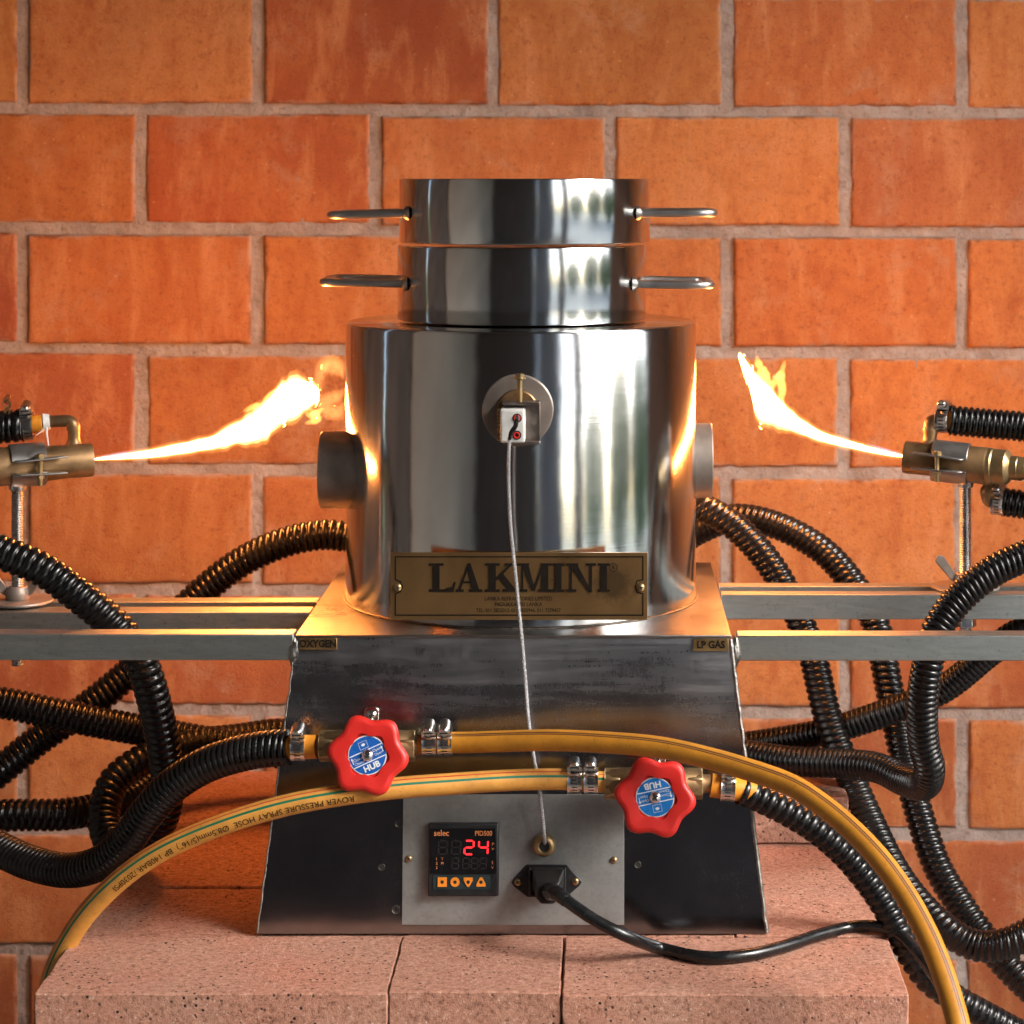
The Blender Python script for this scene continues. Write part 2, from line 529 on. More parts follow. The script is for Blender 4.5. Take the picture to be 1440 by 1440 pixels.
t = NT('nameplate_brass')
co = t.coord()
n1 = t.noise(co, 16, 5, 0.6, 0.5); n2 = t.noise(t.coord(scale=(20, 900, 900)), 1, 4, 0.6)
c = t.ramp(n1, [(0.3, (0.23, 0.128, 0.052)), (0.7, (0.36, 0.215, 0.088))])
vm = t.n('VectorMath', operation='DISTANCE'); t.t.links.new(co, vm.inputs[0]); vm.inputs[1].default_value = (0.0675, 0, 0.002)
dd = t.math('ADD', vm.outputs['Value'], t.math('MULTIPLY_ADD', t.noise(co, 200, 5, 0.7), 0.012, -0.006))
stain = t.ramp(dd, [(0.009, 0.85), (0.016, 0.0)])
c = t.mix(stain, c, (0.05, 0.028, 0.012))
t.set(Base_Color=c, Metallic=0.78, Roughness=t.math('ADD', t.ramp(n1, [(0.3, 0.26), (0.7, 0.36)]), t.math('MULTIPLY', stain, 0.3)), Normal=t.bump(n2, 0.05, 0.0003))
M['plate'] = t.m

t = NT('cement_mortar')
co = t.coord()
n1 = t.noise(co, 22, 6, 0.7); n2 = t.noise(co, 220, 4, 0.7)
c = t.ramp(n1, [(0.3, (0.20, 0.175, 0.16)), (0.65, (0.35, 0.32, 0.295))])
c = t.mix(t.ramp(n2, [(0.3, 0.6), (0.45, 0.0)]), c, (0.09, 0.06, 0.045))
t.set(Base_Color=c, Roughness=0.95, Specular_IOR_Level=0.2,
      Normal=t.bump(n2, 0.6, 0.002, t.bump(n1, 0.8, 0.006)))
M['mortar'] = t.m
M['brick'] = brick_mat('wall_brick')
M['firebrick'] = firebrick_mat('refractory_brick')
M['hose_a'] = hose_mat('amber_hose_dark', (0.52, 0.215, 0.016), [(0.322, 0.013, (0.07, 0.024, 0.010)), (0.354, 0.010, (0.09, 0.03, 0.012))])
M['hose_b'] = hose_mat('amber_hose_light', (0.64, 0.30, 0.055), [(0.585, 0.018, (0.0, 0.13, 0.07)), (0.665, 0.010, (0.42, 0.03, 0.02))])

# ------------------------------------------------------------------ setting: workshop shell round the furnace
WALL_Y = 2.35 - CD
FLOOR_Z = -0.56

def slab(name, lo, hi, m, parent=None):
    mb = MB(); mb.box([(a + b) / 2 for a, b in zip(lo, hi)], [b - a for a, b in zip(lo, hi)])
    return mb.obj(name, m, parent, smooth=False)

conc = plain('concrete_yard', (0.35, 0.38, 0.37), 0.8, 0, 0.25, 3, 0.2)
boards = plain('ceiling_boards', (0.20, 0.185, 0.165), 0.8, 0, 0.3, 6)
darkfloor = plain('dark_earth_floor', (0.13, 0.115, 0.10), 0.85, 0, 0.25, 5, 0.2)
grassm = plain('lawn_green', (0.10, 0.16, 0.045), 0.9, 0, 0.5, 2)
plaster = plain('beige_plaster', (0.46, 0.435, 0.39), 0.9, 0, 0.12, 2)
timber = plain('dark_timber', (0.105, 0.105, 0.108), 0.7, 0, 0.3, 6)
greywall = plain('grey_blue_paint', (0.27, 0.31, 0.36), 0.8, 0, 0.15, 2)
leafm = plain('leaves', (0.12, 0.22, 0.04), 0.6, 0, 0.5, 30)

tag(slab('floor', (-4, -2.7, FLOOR_Z - 0.1), (1.85, 3.0, FLOOR_Z), darkfloor), kind='structure')
tag(slab('yard', (-4, -16, FLOOR_Z - 0.12), (16, 3.0, FLOOR_Z - 0.104), conc), kind='structure')
tag(slab('ground', (-60, -60, FLOOR_Z - 0.4), (60, 60, FLOOR_Z - 0.13), grassm), kind='structure')
tag(slab('ceiling', (-1.6, -2.6, 2.0), (1.8, 0.75, 2.08), boards), kind='structure')

# ------------------------------------------------------------------ brick wall
wd = 2.35
mm = wd / F
ROW_V = [-14 + 169.2 * i for i in range(-4, 12)]
wall = thing('brick_wall', 'orange brick wall with grey mortar joints behind the furnace', 'wall', (0, WALL_Y, FLOOR_Z))
x0, x1 = -1.9, 1.75
z0 = FLOOR_Z
mo = MB()
mo.box(((x0 + x1) / 2, WALL_Y + 0.108, (z0 + 2.0) / 2), (x1 - x0, 0.2, 2.0 - z0))
mo.obj('backing', M['mortar'], wall, smooth=False)
gx = np.arange(-0.80, 0.62, 0.0035); gz = np.arange(-0.45, 0.80, 0.0035)
vs = []
for z in gz:
    for x in gx:
        q = Vector((x, 0, z))
        y = 0.0027 + 0.0013 * noise.noise(q * 18) + 0.0011 * noise.noise(q * 75) + 0.0006 * noise.noise(q * 190)
        vs.append((x, WALL_Y + max(0.0013, y), z))
nxg = len(gx)
mo = MB()
mo.add(vs, [(j * nxg + i, j * nxg + i + 1, (j + 1) * nxg + i + 1, (j + 1) * nxg + i) for j in range(len(gz) - 1) for i in range(nxg - 1)])
mo.obj('mortar', M['mortar'], wall, 180)

def brick_mesh(name, w, h, d, seed, mat, nx=22, nz=11, rad=0.0018, jit=0.0009):
    """front face toward -Y, uneven arrises"""
    mb = MB()
    rs = Vector((seed * 7.3, seed * 3.1, seed * 5.7))
    xs = np.concatenate([[-1, -0.985], np.linspace(-0.96, 0.96, nx), [0.985, 1]])
    zs = np.concatenate([[-1, -0.97], np.linspace(-0.92, 0.92, nz), [0.97, 1]])
    vs = []
    for zi in zs:
        for xi in xs:
            x, z = xi * w / 2, zi * h / 2
            ed = min(w / 2 - abs(x), h / 2 - abs(z))
            y = 0.0
            if ed < rad: y += (rad - math.sqrt(max(0, rad * rad - (rad - ed) ** 2)))
            q = Vector((x, 0, z))
            k = max(0, 1 - ed / 0.012)
            nx_ = noise.noise(q * 60 + rs) * jit * k * 1.4
            nz_ = noise.noise(q * 70 - rs) * jit * k * 1.4
            y += noise.noise(q * 28 + rs * 2) * 0.0006 + max(0, noise.noise(q * 80 + rs)) * 0.0022 * k
            vs.append((x + nx_, y, z + nz_))
    W_, H_ = len(xs), len(zs)
    fs = [(j * W_ + i, j * W_ + i + 1, (j + 1) * W_ + i + 1, (j + 1) * W_ + i) for j in range(H_ - 1) for i in range(W_ - 1)]
    ring = [i for i in range(W_)] + [j * W_ + W_ - 1 for j in range(1, H_)] + [(H_ - 1) * W_ + i for i in range(W_ - 2, -1, -1)] + [j * W_ for j in range(H_ - 2, 0, -1)]
    nb = len(vs)
    for i in ring: vs.append((vs[i][0], d, vs[i][2]))
    n = len(ring)
    fs += [(ring[k], ring[(k + 1) % n], nb + (k + 1) % n, nb + k) for k in range(n)]
    mb.add(vs, fs)
    return mb.mesh(name, mat, 50)

BW, BH = 314 * mm, 153 * mm
protos = [brick_mesh('brick', BW, BH, 0.09, s, M['brick']) for s in range(7)]
half = {}
tints = [(0.409, 0.145, 0.046), (0.335, 0.099, 0.037), (0.391, 0.156, 0.051), (0.438, 0.173, 0.056), (0.307, 0.090, 0.035), (0.372, 0.128, 0.043)]
fixed = {(0, 0): (0.372, 0.173, 0.064), (0, 1): (0.307, 0.082, 0.033), (0, 2): (0.372, 0.145, 0.043), (0, 3): (0.353, 0.111, 0.038), (0, -1): (0.391, 0.196, 0.066),
         (1, -1): (0.409, 0.150, 0.046), (1, 0): (0.335, 0.094, 0.035), (1, 1): (0.400, 0.139, 0.046), (1, 2): (0.438, 0.173, 0.056), (1, 3): (0.372, 0.128, 0.051),
         (2, -1): (0.279, 0.072, 0.033), (2, 0): (0.391, 0.133, 0.043), (2, 1): (0.446, 0.162, 0.049), (2, 2): (0.428, 0.150, 0.047), (2, 3): (0.428, 0.139, 0.043), (2, 4): (0.419, 0.150, 0.047),
         (3, -1): (0.316, 0.099, 0.041), (3, 0): (0.372, 0.145, 0.050), (3, 1): (0.391, 0.145, 0.047), (3, 2): (0.428, 0.162, 0.051), (3, 3): (0.419, 0.150, 0.043)}
for ri, v in enumerate(ROW_V):
    r = ri - 4
    vc = v + 84.6
    for c in range(-3, 8):
        u = (32 if r % 2 == 0 else -133) + 330.5 * c + 165
        if r % 2: u = 198 + 330 * c + 165 if r > 0 else 200 + 330 * c + 165
        x = (u - U0) * mm + random.uniform(-1, 1) * 0.0012
        z = CZ - (vc + (u - 720) * 0.006 - V0) * mm + random.uniform(-1, 1) * 0.001
        if z - BH / 2 < FLOOR_Z: continue
        rot = Matrix.Rotation(random.uniform(-1, 1) * 0.004 + 0.0, 4, 'Y')
        flip = Matrix.Rotation(PI, 4, 'Y') if random.random() < 0.5 else Matrix.Identity(4)
        o = inst('brick', random.choice(protos), wall, Matrix.Translation((x, WALL_Y + random.uniform(-0.0012, 0.0012), z)) @ rot @ flip)
        col = fixed.get((r, c)) or random.choice(tints)
        kf = random.uniform(0.86, 1.12)
        o.color = (col[0] * kf, col[1] * kf * 1.06, col[2] * kf * 1.1, 1)

# ------------------------------------------------------------------ firebrick bench
bench = thing('firebrick_bench', 'bench of pinkish refractory bricks with dark specks under the furnace', 'bench', (-0.07, 0.0, FLOOR_Z))
def fb_mesh(w, d, h, seed):
    bm = bmesh.new()
    bmesh.ops.create_cube(bm, size=1)
    for v in bm.verts: v.co = (v.co.x * w, v.co.y * d, v.co.z * h)
    bmesh.ops.bevel(bm, geom=bm.edges[:], offset=0.0010, segments=1, affect='EDGES')
    long_e = [e for e in bm.edges if e.calc_length() > 0.06]
    bmesh.ops.subdivide_edges(bm, edges=long_e, cuts=14, use_grid_fill=True)
    rs = Vector((seed, seed * 2.7, -seed))
    for v in bm.verts:
        k = noise.noise_vector(v.co * 90 + rs)
        k2 = noise.noise_vector(v.co * 30 - rs)
        v.co += k * 0.0007 + k2 * 0.0005
    me = bpy.data.meshes.new('brick')
    bm.to_mesh(me); bm.free()
    me.materials.append(M['firebrick'])
    me.polygons.foreach_set('use_smooth', [True] * len(me.polygons))
    me.set_sharp_from_angle(angle=math.radians(30))
    return me
FB = {}
def firebrick(xa, xb, da, db, ztop, rz=0.0, h=0.076):
    w, d = xb - xa, db - da
    key = (round(w, 3), round(d, 3), round(h, 3))
    k = random.randrange(3)
    if (key, k) not in FB: FB[(key, k)] = fb_mesh(w, d, h, len(FB) * 1.7 + 1)
    o = inst('brick', FB[(key, k)], bench, Matrix.Translation(((xa + xb) / 2, (da + db) / 2 - CD, ztop - h / 2)) @ Matrix.Rotation(rz, 4, 'Z'))
    f = random.uniform(0.88, 1.08)
    o.color = (0.44 * f, 0.20 * f, 0.136 * f, 1)
    return o
D1 = 1.520
X = lambda u, d: (u - U0) / F * d
g = 0.0006
xa = X(48, D1); xb = X(544, D1); xc = X(789, D1); xd = X(1279, D1)
firebrick(xa, xb + 0.0002, D1, D1 + 0.1135, 0, 0.002)
firebrick(xb + 0.0008, xc - g, D1 + 0.001, D1 + 0.1145, 0.0006, 0.001)
firebrick(xc + g, xd, D1 - 0.001, D1 + 0.1130, -0.0004, -0.002)
d2 = D1 + 0.1148
xs = [X(112, d2), X(112, d2) + 0.2275, X(112, d2) + 0.457, xd]
for i in range(3): firebrick(xs[i] + g, xs[i + 1] - g, d2, d2 + 0.1135, 0.0008 * (i - 1), random.uniform(-1, 1) * 0.001)
d3 = d2 + 0.1145
for i in range(5):
    a = X(165, d3) + i * 0.1147
    if i == 4: a -= 0.0
    firebrick(a + g, min(a + 0.114, xd), d3, d3 + 0.2285, random.uniform(-1, 1) * 0.0006, random.uniform(-1, 1) * 0.001)
d4 = d3 + 0.2295
for i in range(2):
    a = X(230, d4) + i * 0.2295
    firebrick(a + g, a + 0.2285, d4, d4 + 0.1135, random.uniform(-1, 1) * 0.0006)
zt = -0.077
for course in range(6):
    dd0 = D1 + 0.004
    for row in range(4):
        da = dd0 + row * 0.1147
        n = 3 if (row + course) % 2 else 2
        xx = xa + 0.006
        ws = [0.2285, 0.1135, 0.2265] if (row + course) % 2 else [0.1135, 0.2285, 0.2265]
        for w in ws:
            firebrick(xx + g, xx + w - g, da, da + 0.1135, zt)
            xx += w
    zt -= 0.0768

firebrick(X(1002, 1.862), X(1192, 1.862), 1.862, 1.976, 0.0375, 0.012, 0.0368)
# ------------------------------------------------------------------ shared small hardware
def screw_mesh(r):
    mb = MB()
    mb.lathe([(0, r * 0.62), (r * 0.45, r * 0.58), (r * 0.82, r * 0.38), (r, r * 0.1), (r, 0)], seg=20)
    mb.box((0, 0, r * 0.60), (r * 1.1, r * 0.24, r * 0.10), mi=1)
    mb.box((0, 0, r * 0.605), (r * 0.24, r * 1.1, r * 0.10), mi=1)
    return mb
scr_s = screw_mesh(0.0028).mesh('screw', [M['brass'], M['dark']])
scr_c = screw_mesh(0.0036).mesh('screw', [M['chrome'], M['dark']])

def clamp_mesh(r, w):
    """worm-drive hose clip about local x, screw housing at +z, screw head toward -y"""
    mb = MB()
    seg = 64
    xs_ = [-w / 2, -w / 2 + w * 0.18, -w / 2 + w * 0.3, w / 2 - w * 0.3, w / 2 - w * 0.18, w / 2]
    vs, fs, mi = [], [], []
    for k in range(seg):
        t_ = 2 * PI * k / seg
        for j, x in enumerate(xs_):
            rr = r + 0.0009 + (0.0004 if j in (0, 5) else 0)
            vs.append((x, rr * math.cos(t_), rr * math.sin(t_)))
    for k in range(seg):
        k2 = (k + 1) % seg
        for j in range(5):
            fs.append((k * 6 + j, k2 * 6 + j, k2 * 6 + j + 1, k * 6 + j + 1))
            mi.append(1 if (j == 2 and k % 3 == 0) else 0)
    nb = len(vs)
    for k in range(seg):
        t_ = 2 * PI * k / seg
        for x in (-w / 2, w / 2): vs.append((x, (r - 0.0003) * math.cos(t_), (r - 0.0003) * math.sin(t_)))
    for k in range(seg):
        k2 = (k + 1) % seg
        fs += [(k * 6, nb + k * 2, nb + k2 * 2, k2 * 6), (k * 6 + 5, k2 * 6 + 5, nb + k2 * 2 + 1, nb + k * 2 + 1)]
        mi += [0, 0]
    mb.add(vs, fs, mi)
    # housing: low saddle and a barrel over it
    mb.box((0, 0.001, r + 0.0025), (w * 1.02, 0.011, 0.003))
    prof = circle(0.0042, 12, (0, 0), 0, PI, True)
    Mh = frame((0, 0.0065, r + 0.0036), (1, 0, 0), (0, 0, 1))
    mb.prism(prof, 0, 0.010, Mh)
    hm = frame((0, -0.0036, r + 0.0052), (1, 0, 0), (0, 0, 1))
    mb.lathe([(0, 0.0046), (0.0026, 0.0046), (0.0034, 0.0038), (0.0036, 0.0008), (0.0022, 0.0), (0.0022, -0.003)], hm, 12)
    mb.box((0, 0, 0.0047), (0.006, 0.0009, 0.0004), hm, 1)
    return mb.mesh('hose_clamp', [M['chrome'], M['dark']], 30)
CL_Y = clamp_mesh(0.0077, 0.0098)
CL_B = clamp_mesh(0.0086, 0.0098)
CL_C = clamp_mesh(0.0104, 0.0088)

def clamp(parent, pos, axis, me=None, roll=0.0, tilt=(0, -0.25, 1)):
    return inst('hose_clamp', me or CL_Y, parent, frame_zx(pos, axis, tilt) @ Matrix.Rotation(roll, 4, 'X'))
def frame_zx(o, ex, up):
    ex = Vector(ex).normalized(); up = Vector(up)
    ez = (up - ex * up.dot(ex)).normalized()
    ey = ez.cross(ex)
    m = Matrix((ex, ey, ez)).transposed().to_4x4(); m.translation = Vector(o)
    return m

# ------------------------------------------------------------------ furnace
XC, DC = -0.0645, 1.8165
YC = DC - CD
ZP, R1 = 0.205, 0.1352
ZT = 0.4185
furn = thing('melting_furnace', 'polished steel crucible furnace with brass nameplate on a tapered sheet metal base', 'furnace', (XC, YC, 0))
DB, DT = 1.636, 1.660          # depth of the base front at bottom and top
WB, WT = 0.3552, 0.3075
yb, yt = DB - CD, DT - CD
ybk, ytk = 2 * YC - yb + 0.004, 2 * YC - yt + 0.004
FM = frame((XC, yb, 0), (1, 0, 0), (0, yt - yb, ZP))
FMi = FM.inverted()
eye = Vector((0, -CD, CZ))
def fp(u, v, h=0.0):
    """local (x, y, h) on the sloping front where the photo shows (u, v)"""
    a = FMi @ eye; b = FMi @ P(u, v, 1.0)
    t_ = (h - a.z) / (b.z - a.z)
    q = a + (b - a) * t_
    return Vector((q.x, q.y, h))
def fpw(u, v, h=0.0): return FM @ fp(u, v, h)

# base: four sheets and a lip
def sheet_quad(a, b, c, d, th, name, mat, nrm):
    """thick quad; nrm is the outward side"""
    n_ = Vector(nrm).normalized() * th
    mb = MB()
    pts = [Vector(p) for p in (a, b, c, d)]
    mb.add([p for p in pts] + [p - n_ for p in pts], [(0, 1, 2, 3), (7, 6, 5, 4), (0, 4, 5, 1), (1, 5, 6, 2), (2, 6, 7, 3), (3, 7, 4, 0)])
    return mb.obj(name, mat, furn, smooth=False)
xb0, xb1, xt0, xt1 = XC - WB / 2, XC + WB / 2, XC - WT / 2, XC + WT / 2
zt_ = ZP - 0.0022
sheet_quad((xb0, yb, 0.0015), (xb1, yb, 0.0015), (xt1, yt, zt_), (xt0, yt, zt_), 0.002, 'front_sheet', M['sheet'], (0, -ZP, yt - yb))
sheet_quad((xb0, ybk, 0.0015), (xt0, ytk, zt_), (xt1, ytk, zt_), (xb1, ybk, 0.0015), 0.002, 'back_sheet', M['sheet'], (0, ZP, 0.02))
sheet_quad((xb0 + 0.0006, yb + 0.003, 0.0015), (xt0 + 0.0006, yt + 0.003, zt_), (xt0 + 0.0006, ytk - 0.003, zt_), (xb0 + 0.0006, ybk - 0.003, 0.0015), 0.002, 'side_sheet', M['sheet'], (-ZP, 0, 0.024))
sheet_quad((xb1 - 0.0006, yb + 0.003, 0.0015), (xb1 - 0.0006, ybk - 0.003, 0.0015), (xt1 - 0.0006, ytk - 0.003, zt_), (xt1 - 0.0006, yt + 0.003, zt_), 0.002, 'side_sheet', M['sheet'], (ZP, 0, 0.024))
# welded corner seams
for s_, xb_, xt_ in ((-1, xb0, xt0), (1, xb1, xt1)):
    mb = MB()
    pts = []
    for k in range(40):
        f = k / 39
        pts.append((xb_ + (xt_ - xb_) * f + noise.noise(Vector((k * 0.7, s_, 0))) * 0.0008, yb + (yt - yb) * f + 0.0005, 0.002 + (zt_ - 0.003) * f))
    mb.tube(pts, lambda f: (0.0008 if s_ < 0 else 0.0016) + 0.0005 * noise.noise(Vector((f * 60, s_ * 5, 0))), 8, step=0.002)
    mb.obj('weld_seam', M['weld'], furn)
# platform
mb = MB()
mb.box((XC, (yt + ytk) / 2, ZP - 0.001), (WT + 0.001, ytk - yt + 0.001, 0.0021))
mb.obj('platform', M['steel_flat'], furn, bevel=0.0006)
# shell
mb = MB()
mb.lathe([(0.06, ZT - 0.0002), (R1 - 0.003, ZT - 0.0002), (R1 - 0.0009, ZT - 0.0009), (R1, ZT - 0.003), (R1, ZP + 0.0004)], Matrix.Translation((XC, YC, 0)), 160)
mb.obj('shell', M['steel'], furn, 30)
# weld fillet at the foot of the shell
mb = MB()
mb.tube([(XC + (R1 + 0.0006) * math.cos(a), YC + (R1 + 0.0006) * math.sin(a), ZP + 0.0006) for a in np.linspace(0, 2 * PI, 80)], lambda f: 0.0008 + 0.0004 * noise.noise(Vector((f * 150, 2, 0))), 6, step=0.004)
mb.obj('weld_seam', M['dark_weld'], furn)
# burner ports: tangential, left one forward, right one aft
ZB = 0.3065
for s_, dep, x_end in ((-1, 1.7865, -0.2155), (1, 1.846, 0.0845)):
    mb = MB()
    y_ = dep - CD
    y_off = y_ - YC
    xin = XC + s_ * math.sqrt(R1 ** 2 - (abs(y_off) + 0.029) ** 2) * 0.90
    Mx = frame_z((0, y_, ZB), (s_, 0, 0))
    L0, L1 = xin * s_, x_end * s_
    mb.lathe([(0.0292, L0), (0.0292, L1 - 0.0008), (0.0286, L1), (0.0264, L1), (0.0258, L1 - 0.0008), (0.0258, L0)], Mx, 64)
    mb.obj('burner_port', M['pipe'], furn, 30)

# thermocouple port on the shell front
YF = YC - R1
TP = P(728, 577, 1.676)
TM = frame((TP.x, YF, TP.z), (1, 0, 0), (0, 0, 1))
s1 = 1.676 / F
flange = MB()
flange.lathe([(0.0255, -0.012), (0.0255, 0.0065), (0.0248, 0.0072), (0.0153, 0.0072), (0.0150, 0.0055), (0.0, 0.0055)], TM, 64)
flange = flange.obj('sensor_port', M['pipe'], furn, 30)
mb = MB()
mb.lathe([(0.0150, 0.0056), (0.0150, 0.0085), (0.0140, 0.0092), (0.0, 0.0092)], TM, 48)
mb.obj('plug_disc', M['old_brass'], flange)
mb = MB()       # square channel bracket
bx = (736 - 728) * s1; bz = (577 - 592) * s1
w_, h_ = 0.0265, 0.0305
mb.box((bx - 0.001, bz, 0.0105), (w_, h_, 0.0022), TM)
mb.box((bx - 0.001, bz + h_ / 2 - 0.001, 0.0185), (w_, 0.002, 0.0135), TM)
mb.box((bx - 0.001, bz - h_ / 2 + 0.001, 0.0150), (w_, 0.002, 0.0065), TM)
mb.obj('bracket', plain('bracket_steel', (0.30, 0.25, 0.22), 0.4, 1.0), flange, bevel=0.0004)
mb = MB()       # clamping bolt
bp = ((732 - 728) * s1, 0, 0.0205)
Mb = TM @ Matrix.Translation(((732 - 728) * s1, (577 - 561) * s1, 0.0205)) @ Matrix.Rotation(-PI / 2, 4, 'X')
mb.lathe([(0.0020, -0.003), (0.0020, 0.0150), (0.0026, 0.0152), (0.0042, 0.0156), (0.0042, 0.0166), (0.0032, 0.0168), (0.0032, 0.0190), (0.002, 0.0194), (0, 0.0194)], Mb, 20)
mb.obj('clamping_bolt', M['brass'], flange)

# nameplate
NP = P(730, 824.5, 1.677)
NM = frame((NP.x, NP.y, NP.z), (1, 0, 0), (0, 0, 1))
NS = 1.677 / F
pw, ph = 362 * NS, 95 * NS
mb = MB(); mb.prism([(-pw / 2, -ph / 2), (pw / 2, -ph / 2), (pw / 2, ph / 2), (-pw / 2, ph / 2)], -0.0016, 0, NM)
plate = mb.obj('nameplate', M['plate'], furn, bevel=0.0003)
mb = MB()
for sx_ in (-0.07, 0.07):
    mb = MB()
    mb.box((NP.x + sx_, NP.y + 0.0122, NP.z), (0.008, 0.0210, 0.012))
    mb.obj('standoff', M['rod'], plate)
def npl(u, v): return ((u - 730) * NS, (824.5 - v) * NS)
mb = MB()          # engraved border line with the notches round the screws
lw = 0.00045
def strip(a, b, w=lw, h=0.0002, m=mb, MM=NM):
    a, b = Vector((*a, 0)), Vector((*b, 0))
    t_ = (b - a).normalized(); n_ = Vector((-t_.y, t_.x, 0)) * w
    a = a - t_ * w; b = b + t_ * w
    m.prism([tuple((a - n_)[:2]), tuple((b - n_)[:2]), tuple((b + n_)[:2]), tuple((a + n_)[:2])], 0.00002, h, MM)
l_, r_, t__, b_ = 556, 904, 783, 865
poly = [(l_, t__), (r_, t__), (r_, 815), (896, 817), (893, 825), (896, 833), (r_, 835), (r_, b_), (l_, b_), (l_, 835), (563, 832), (566, 825), (563, 818), (l_, 815), (l_, t__)]
for i in range(len(poly) - 1): strip(npl(*poly[i]), npl(*poly[i + 1]), h=0.0002 + 0.00001 * (i % 3))
mb.obj('border_line', M['ink'], plate, smooth=False)

mb = MB()          # raised dark serif capitals
def lq(u0, pts, w):
    vv = [((u0 + x * w - 730) * NS, (824.5 - (832 - y * 40)) * NS) for x, y in pts]
    lq.k += 1
    mb.prism(vv, 0.00002, 0.00052 + (lq.k % 7) * 0.00001, NM)
lq.k = 0
def rect(u0, w, a, b, c, d): lq(u0, [(a, b), (c, b), (c, d), (a, d)], w)
SH = 0.085
# L
rect(603, 38, 0.14, SH, 0.40, 1 - SH); rect(603, 38, 0, 1 - SH, 0.55, 1); rect(603, 38, 0, 0, 0.93, SH)
lq(603, [(0.62, SH), (0.94, SH), (1.0, 0.34), (0.93, 0.34), (0.86, 0.17), (0.62, 0.115)], 38)
# A
lq(641, [(0.10, SH), (0.19, SH), (0.52, 0.95), (0.46, 1.0)], 37); lq(641, [(0.60, SH), (0.89, SH), (0.56, 1.0), (0.46, 1.0), (0.42, 0.9)], 37)
rect(641, 37, 0.26, 0.30, 0.66, 0.37); rect(641, 37, 0, 0, 0.30, SH); rect(641, 37, 0.50, 0, 1.0, SH)
# K
rect(682, 45, 0.12, SH, 0.34, 1 - SH); rect(682, 45, 0, 1 - SH, 0.46, 1); rect(682, 45, 0, 0, 0.46, SH)
lq(682, [(0.34, 0.38), (0.42, 0.45), (0.82, 1 - SH), (0.72, 1 - SH), (0.34, 0.50)], 45)
lq(682, [(0.42, 0.52), (0.70, SH), (0.96, SH), (0.55, 0.66)], 45)
rect(682, 45, 0.62, 1 - SH, 0.95, 1); rect(682, 45, 0.56, 0, 1.0, SH)
# M
rect(727, 49, 0.12, SH, 0.18, 1 - SH); lq(727, [(0.14, 1 - SH), (0.42, 0.04), (0.52, 0.04), (0.34, 1 - SH)], 49)
lq(727, [(0.44, 0.04), (0.52, 0.04), (0.76, 1 - SH), (0.70, 1 - SH)], 49); rect(727, 49, 0.70, SH, 0.90, 1 - SH)
rect(727, 49, 0, 1 - SH, 0.35, 1); rect(727, 49, 0, 0, 0.30, SH); rect(727, 49, 0.69, 1 - SH, 1.0, 1); rect(727, 49, 0.60, 0, 1.0, SH)
# I
rect(778, 14, 0.16, SH, 0.84, 1 - SH); rect(778, 14, -0.1, 1 - SH, 1.1, 1); rect(778, 14, -0.1, 0, 1.1, SH)
# N
rect(796, 42, 0.13, SH, 0.20, 1 - SH); lq(796, [(0.12, 1 - SH), (0.76, -0.02), (0.87, -0.02), (0.40, 1 - SH)], 42); rect(796, 42, 0.79, 0.0, 0.87, 1 - SH)
rect(796, 42, 0, 1 - SH, 0.41, 1); rect(796, 42, 0, 0, 0.34, SH); rect(796, 42, 0.66, 1 - SH, 1.0, 1)
# I
rect(842, 14, 0.16, SH, 0.84, 1 - SH); rect(842, 14, -0.1, 1 - SH, 1.1, 1); rect(842, 14, -0.1, 0, 1.1, SH)
mb.obj('lettering', M['ink'], plate, smooth=False)
mb = MB()
def ptext(s, u, v, size, m, MM, f, h=0.0003, sx=1.0, bold=0.0, rot=0.0):
    vs, fs = text_geo(s, size, 0.00006, 'CENTER', sx, bold)
    x, y = f(u, v)
    m.add(vs, fs, 0, MM @ Matrix.Translation((x, y, h)) @ Matrix.Rotation(rot, 4, 'Z'))
ptext('LANKA REFRACTORIES LIMITED', 729, 842, 0.0041, mb, NM, npl, 0.0001, 0.83)
ptext('PADUKKA, SRI LANKA', 729, 850, 0.0041, mb, NM, npl, 0.0001, 0.83)
ptext('TEL: 011 2855013, 011 2855946, 011 7279457', 729, 858.5, 0.0039, mb, NM, npl, 0.0001, 0.82)
mb.obj('small_print', M['ink'], plate, smooth=False)
mb = MB()
ptext('R', 862.5, 798, 0.0038, mb, NM, npl, 0.0001)
cc = npl(862.5, 798)
mb.lathe([(0.0030, 0.0001), (0.0030, 0.0002), (0.0026, 0.0002), (0.0026, 0.0001)], NM @ Matrix.Translation((cc[0], cc[1], 0)), 24)
mb.obj('registered_mark', M['ink'], plate, smooth=False)
for u in (559, 901):
    x, y = npl(u, 826)
    inst('screw', scr_s, plate, NM @ Matrix.Translation((x, y, 0.0002)) @ Matrix.Rotation(random.random(), 4, 'Z') @ Matrix.Scale(1.05, 4))

# small brass gas plates
def small_plate(ua, ub, va, vb, s):
    a, b = fp(ua, vb), fp(ub, va)
    m1 = MB(); m1.prism([(a.x, a.y), (b.x, a.y), (b.x, b.y), (a.x, b.y)], 0.0002, 0.0016, FM)
    p_ = m1.obj('gas_plate', M['plate2'], furn, bevel=0.0002)
    m2 = MB()
    vs, fs = text_geo(s, 0.0069, 0.0001, 'CENTER', 0.92, 0.00022)
    m2.add(vs, fs, 0, FM @ Matrix.Translation(((a.x + b.x) / 2, (a.y + b.y) / 2, 0.0018)))
    m2.obj('lettering', M['ink'], p_, smooth=False)
M['plate2'] = plain('small_plate_brass', (0.46, 0.29, 0.12), 0.3, 0.9, 0.15, 60)
small_plate(421, 474, 897, 913.5, 'OXYGEN')
small_plate(975, 1024, 898, 915.5, 'LP GAS')

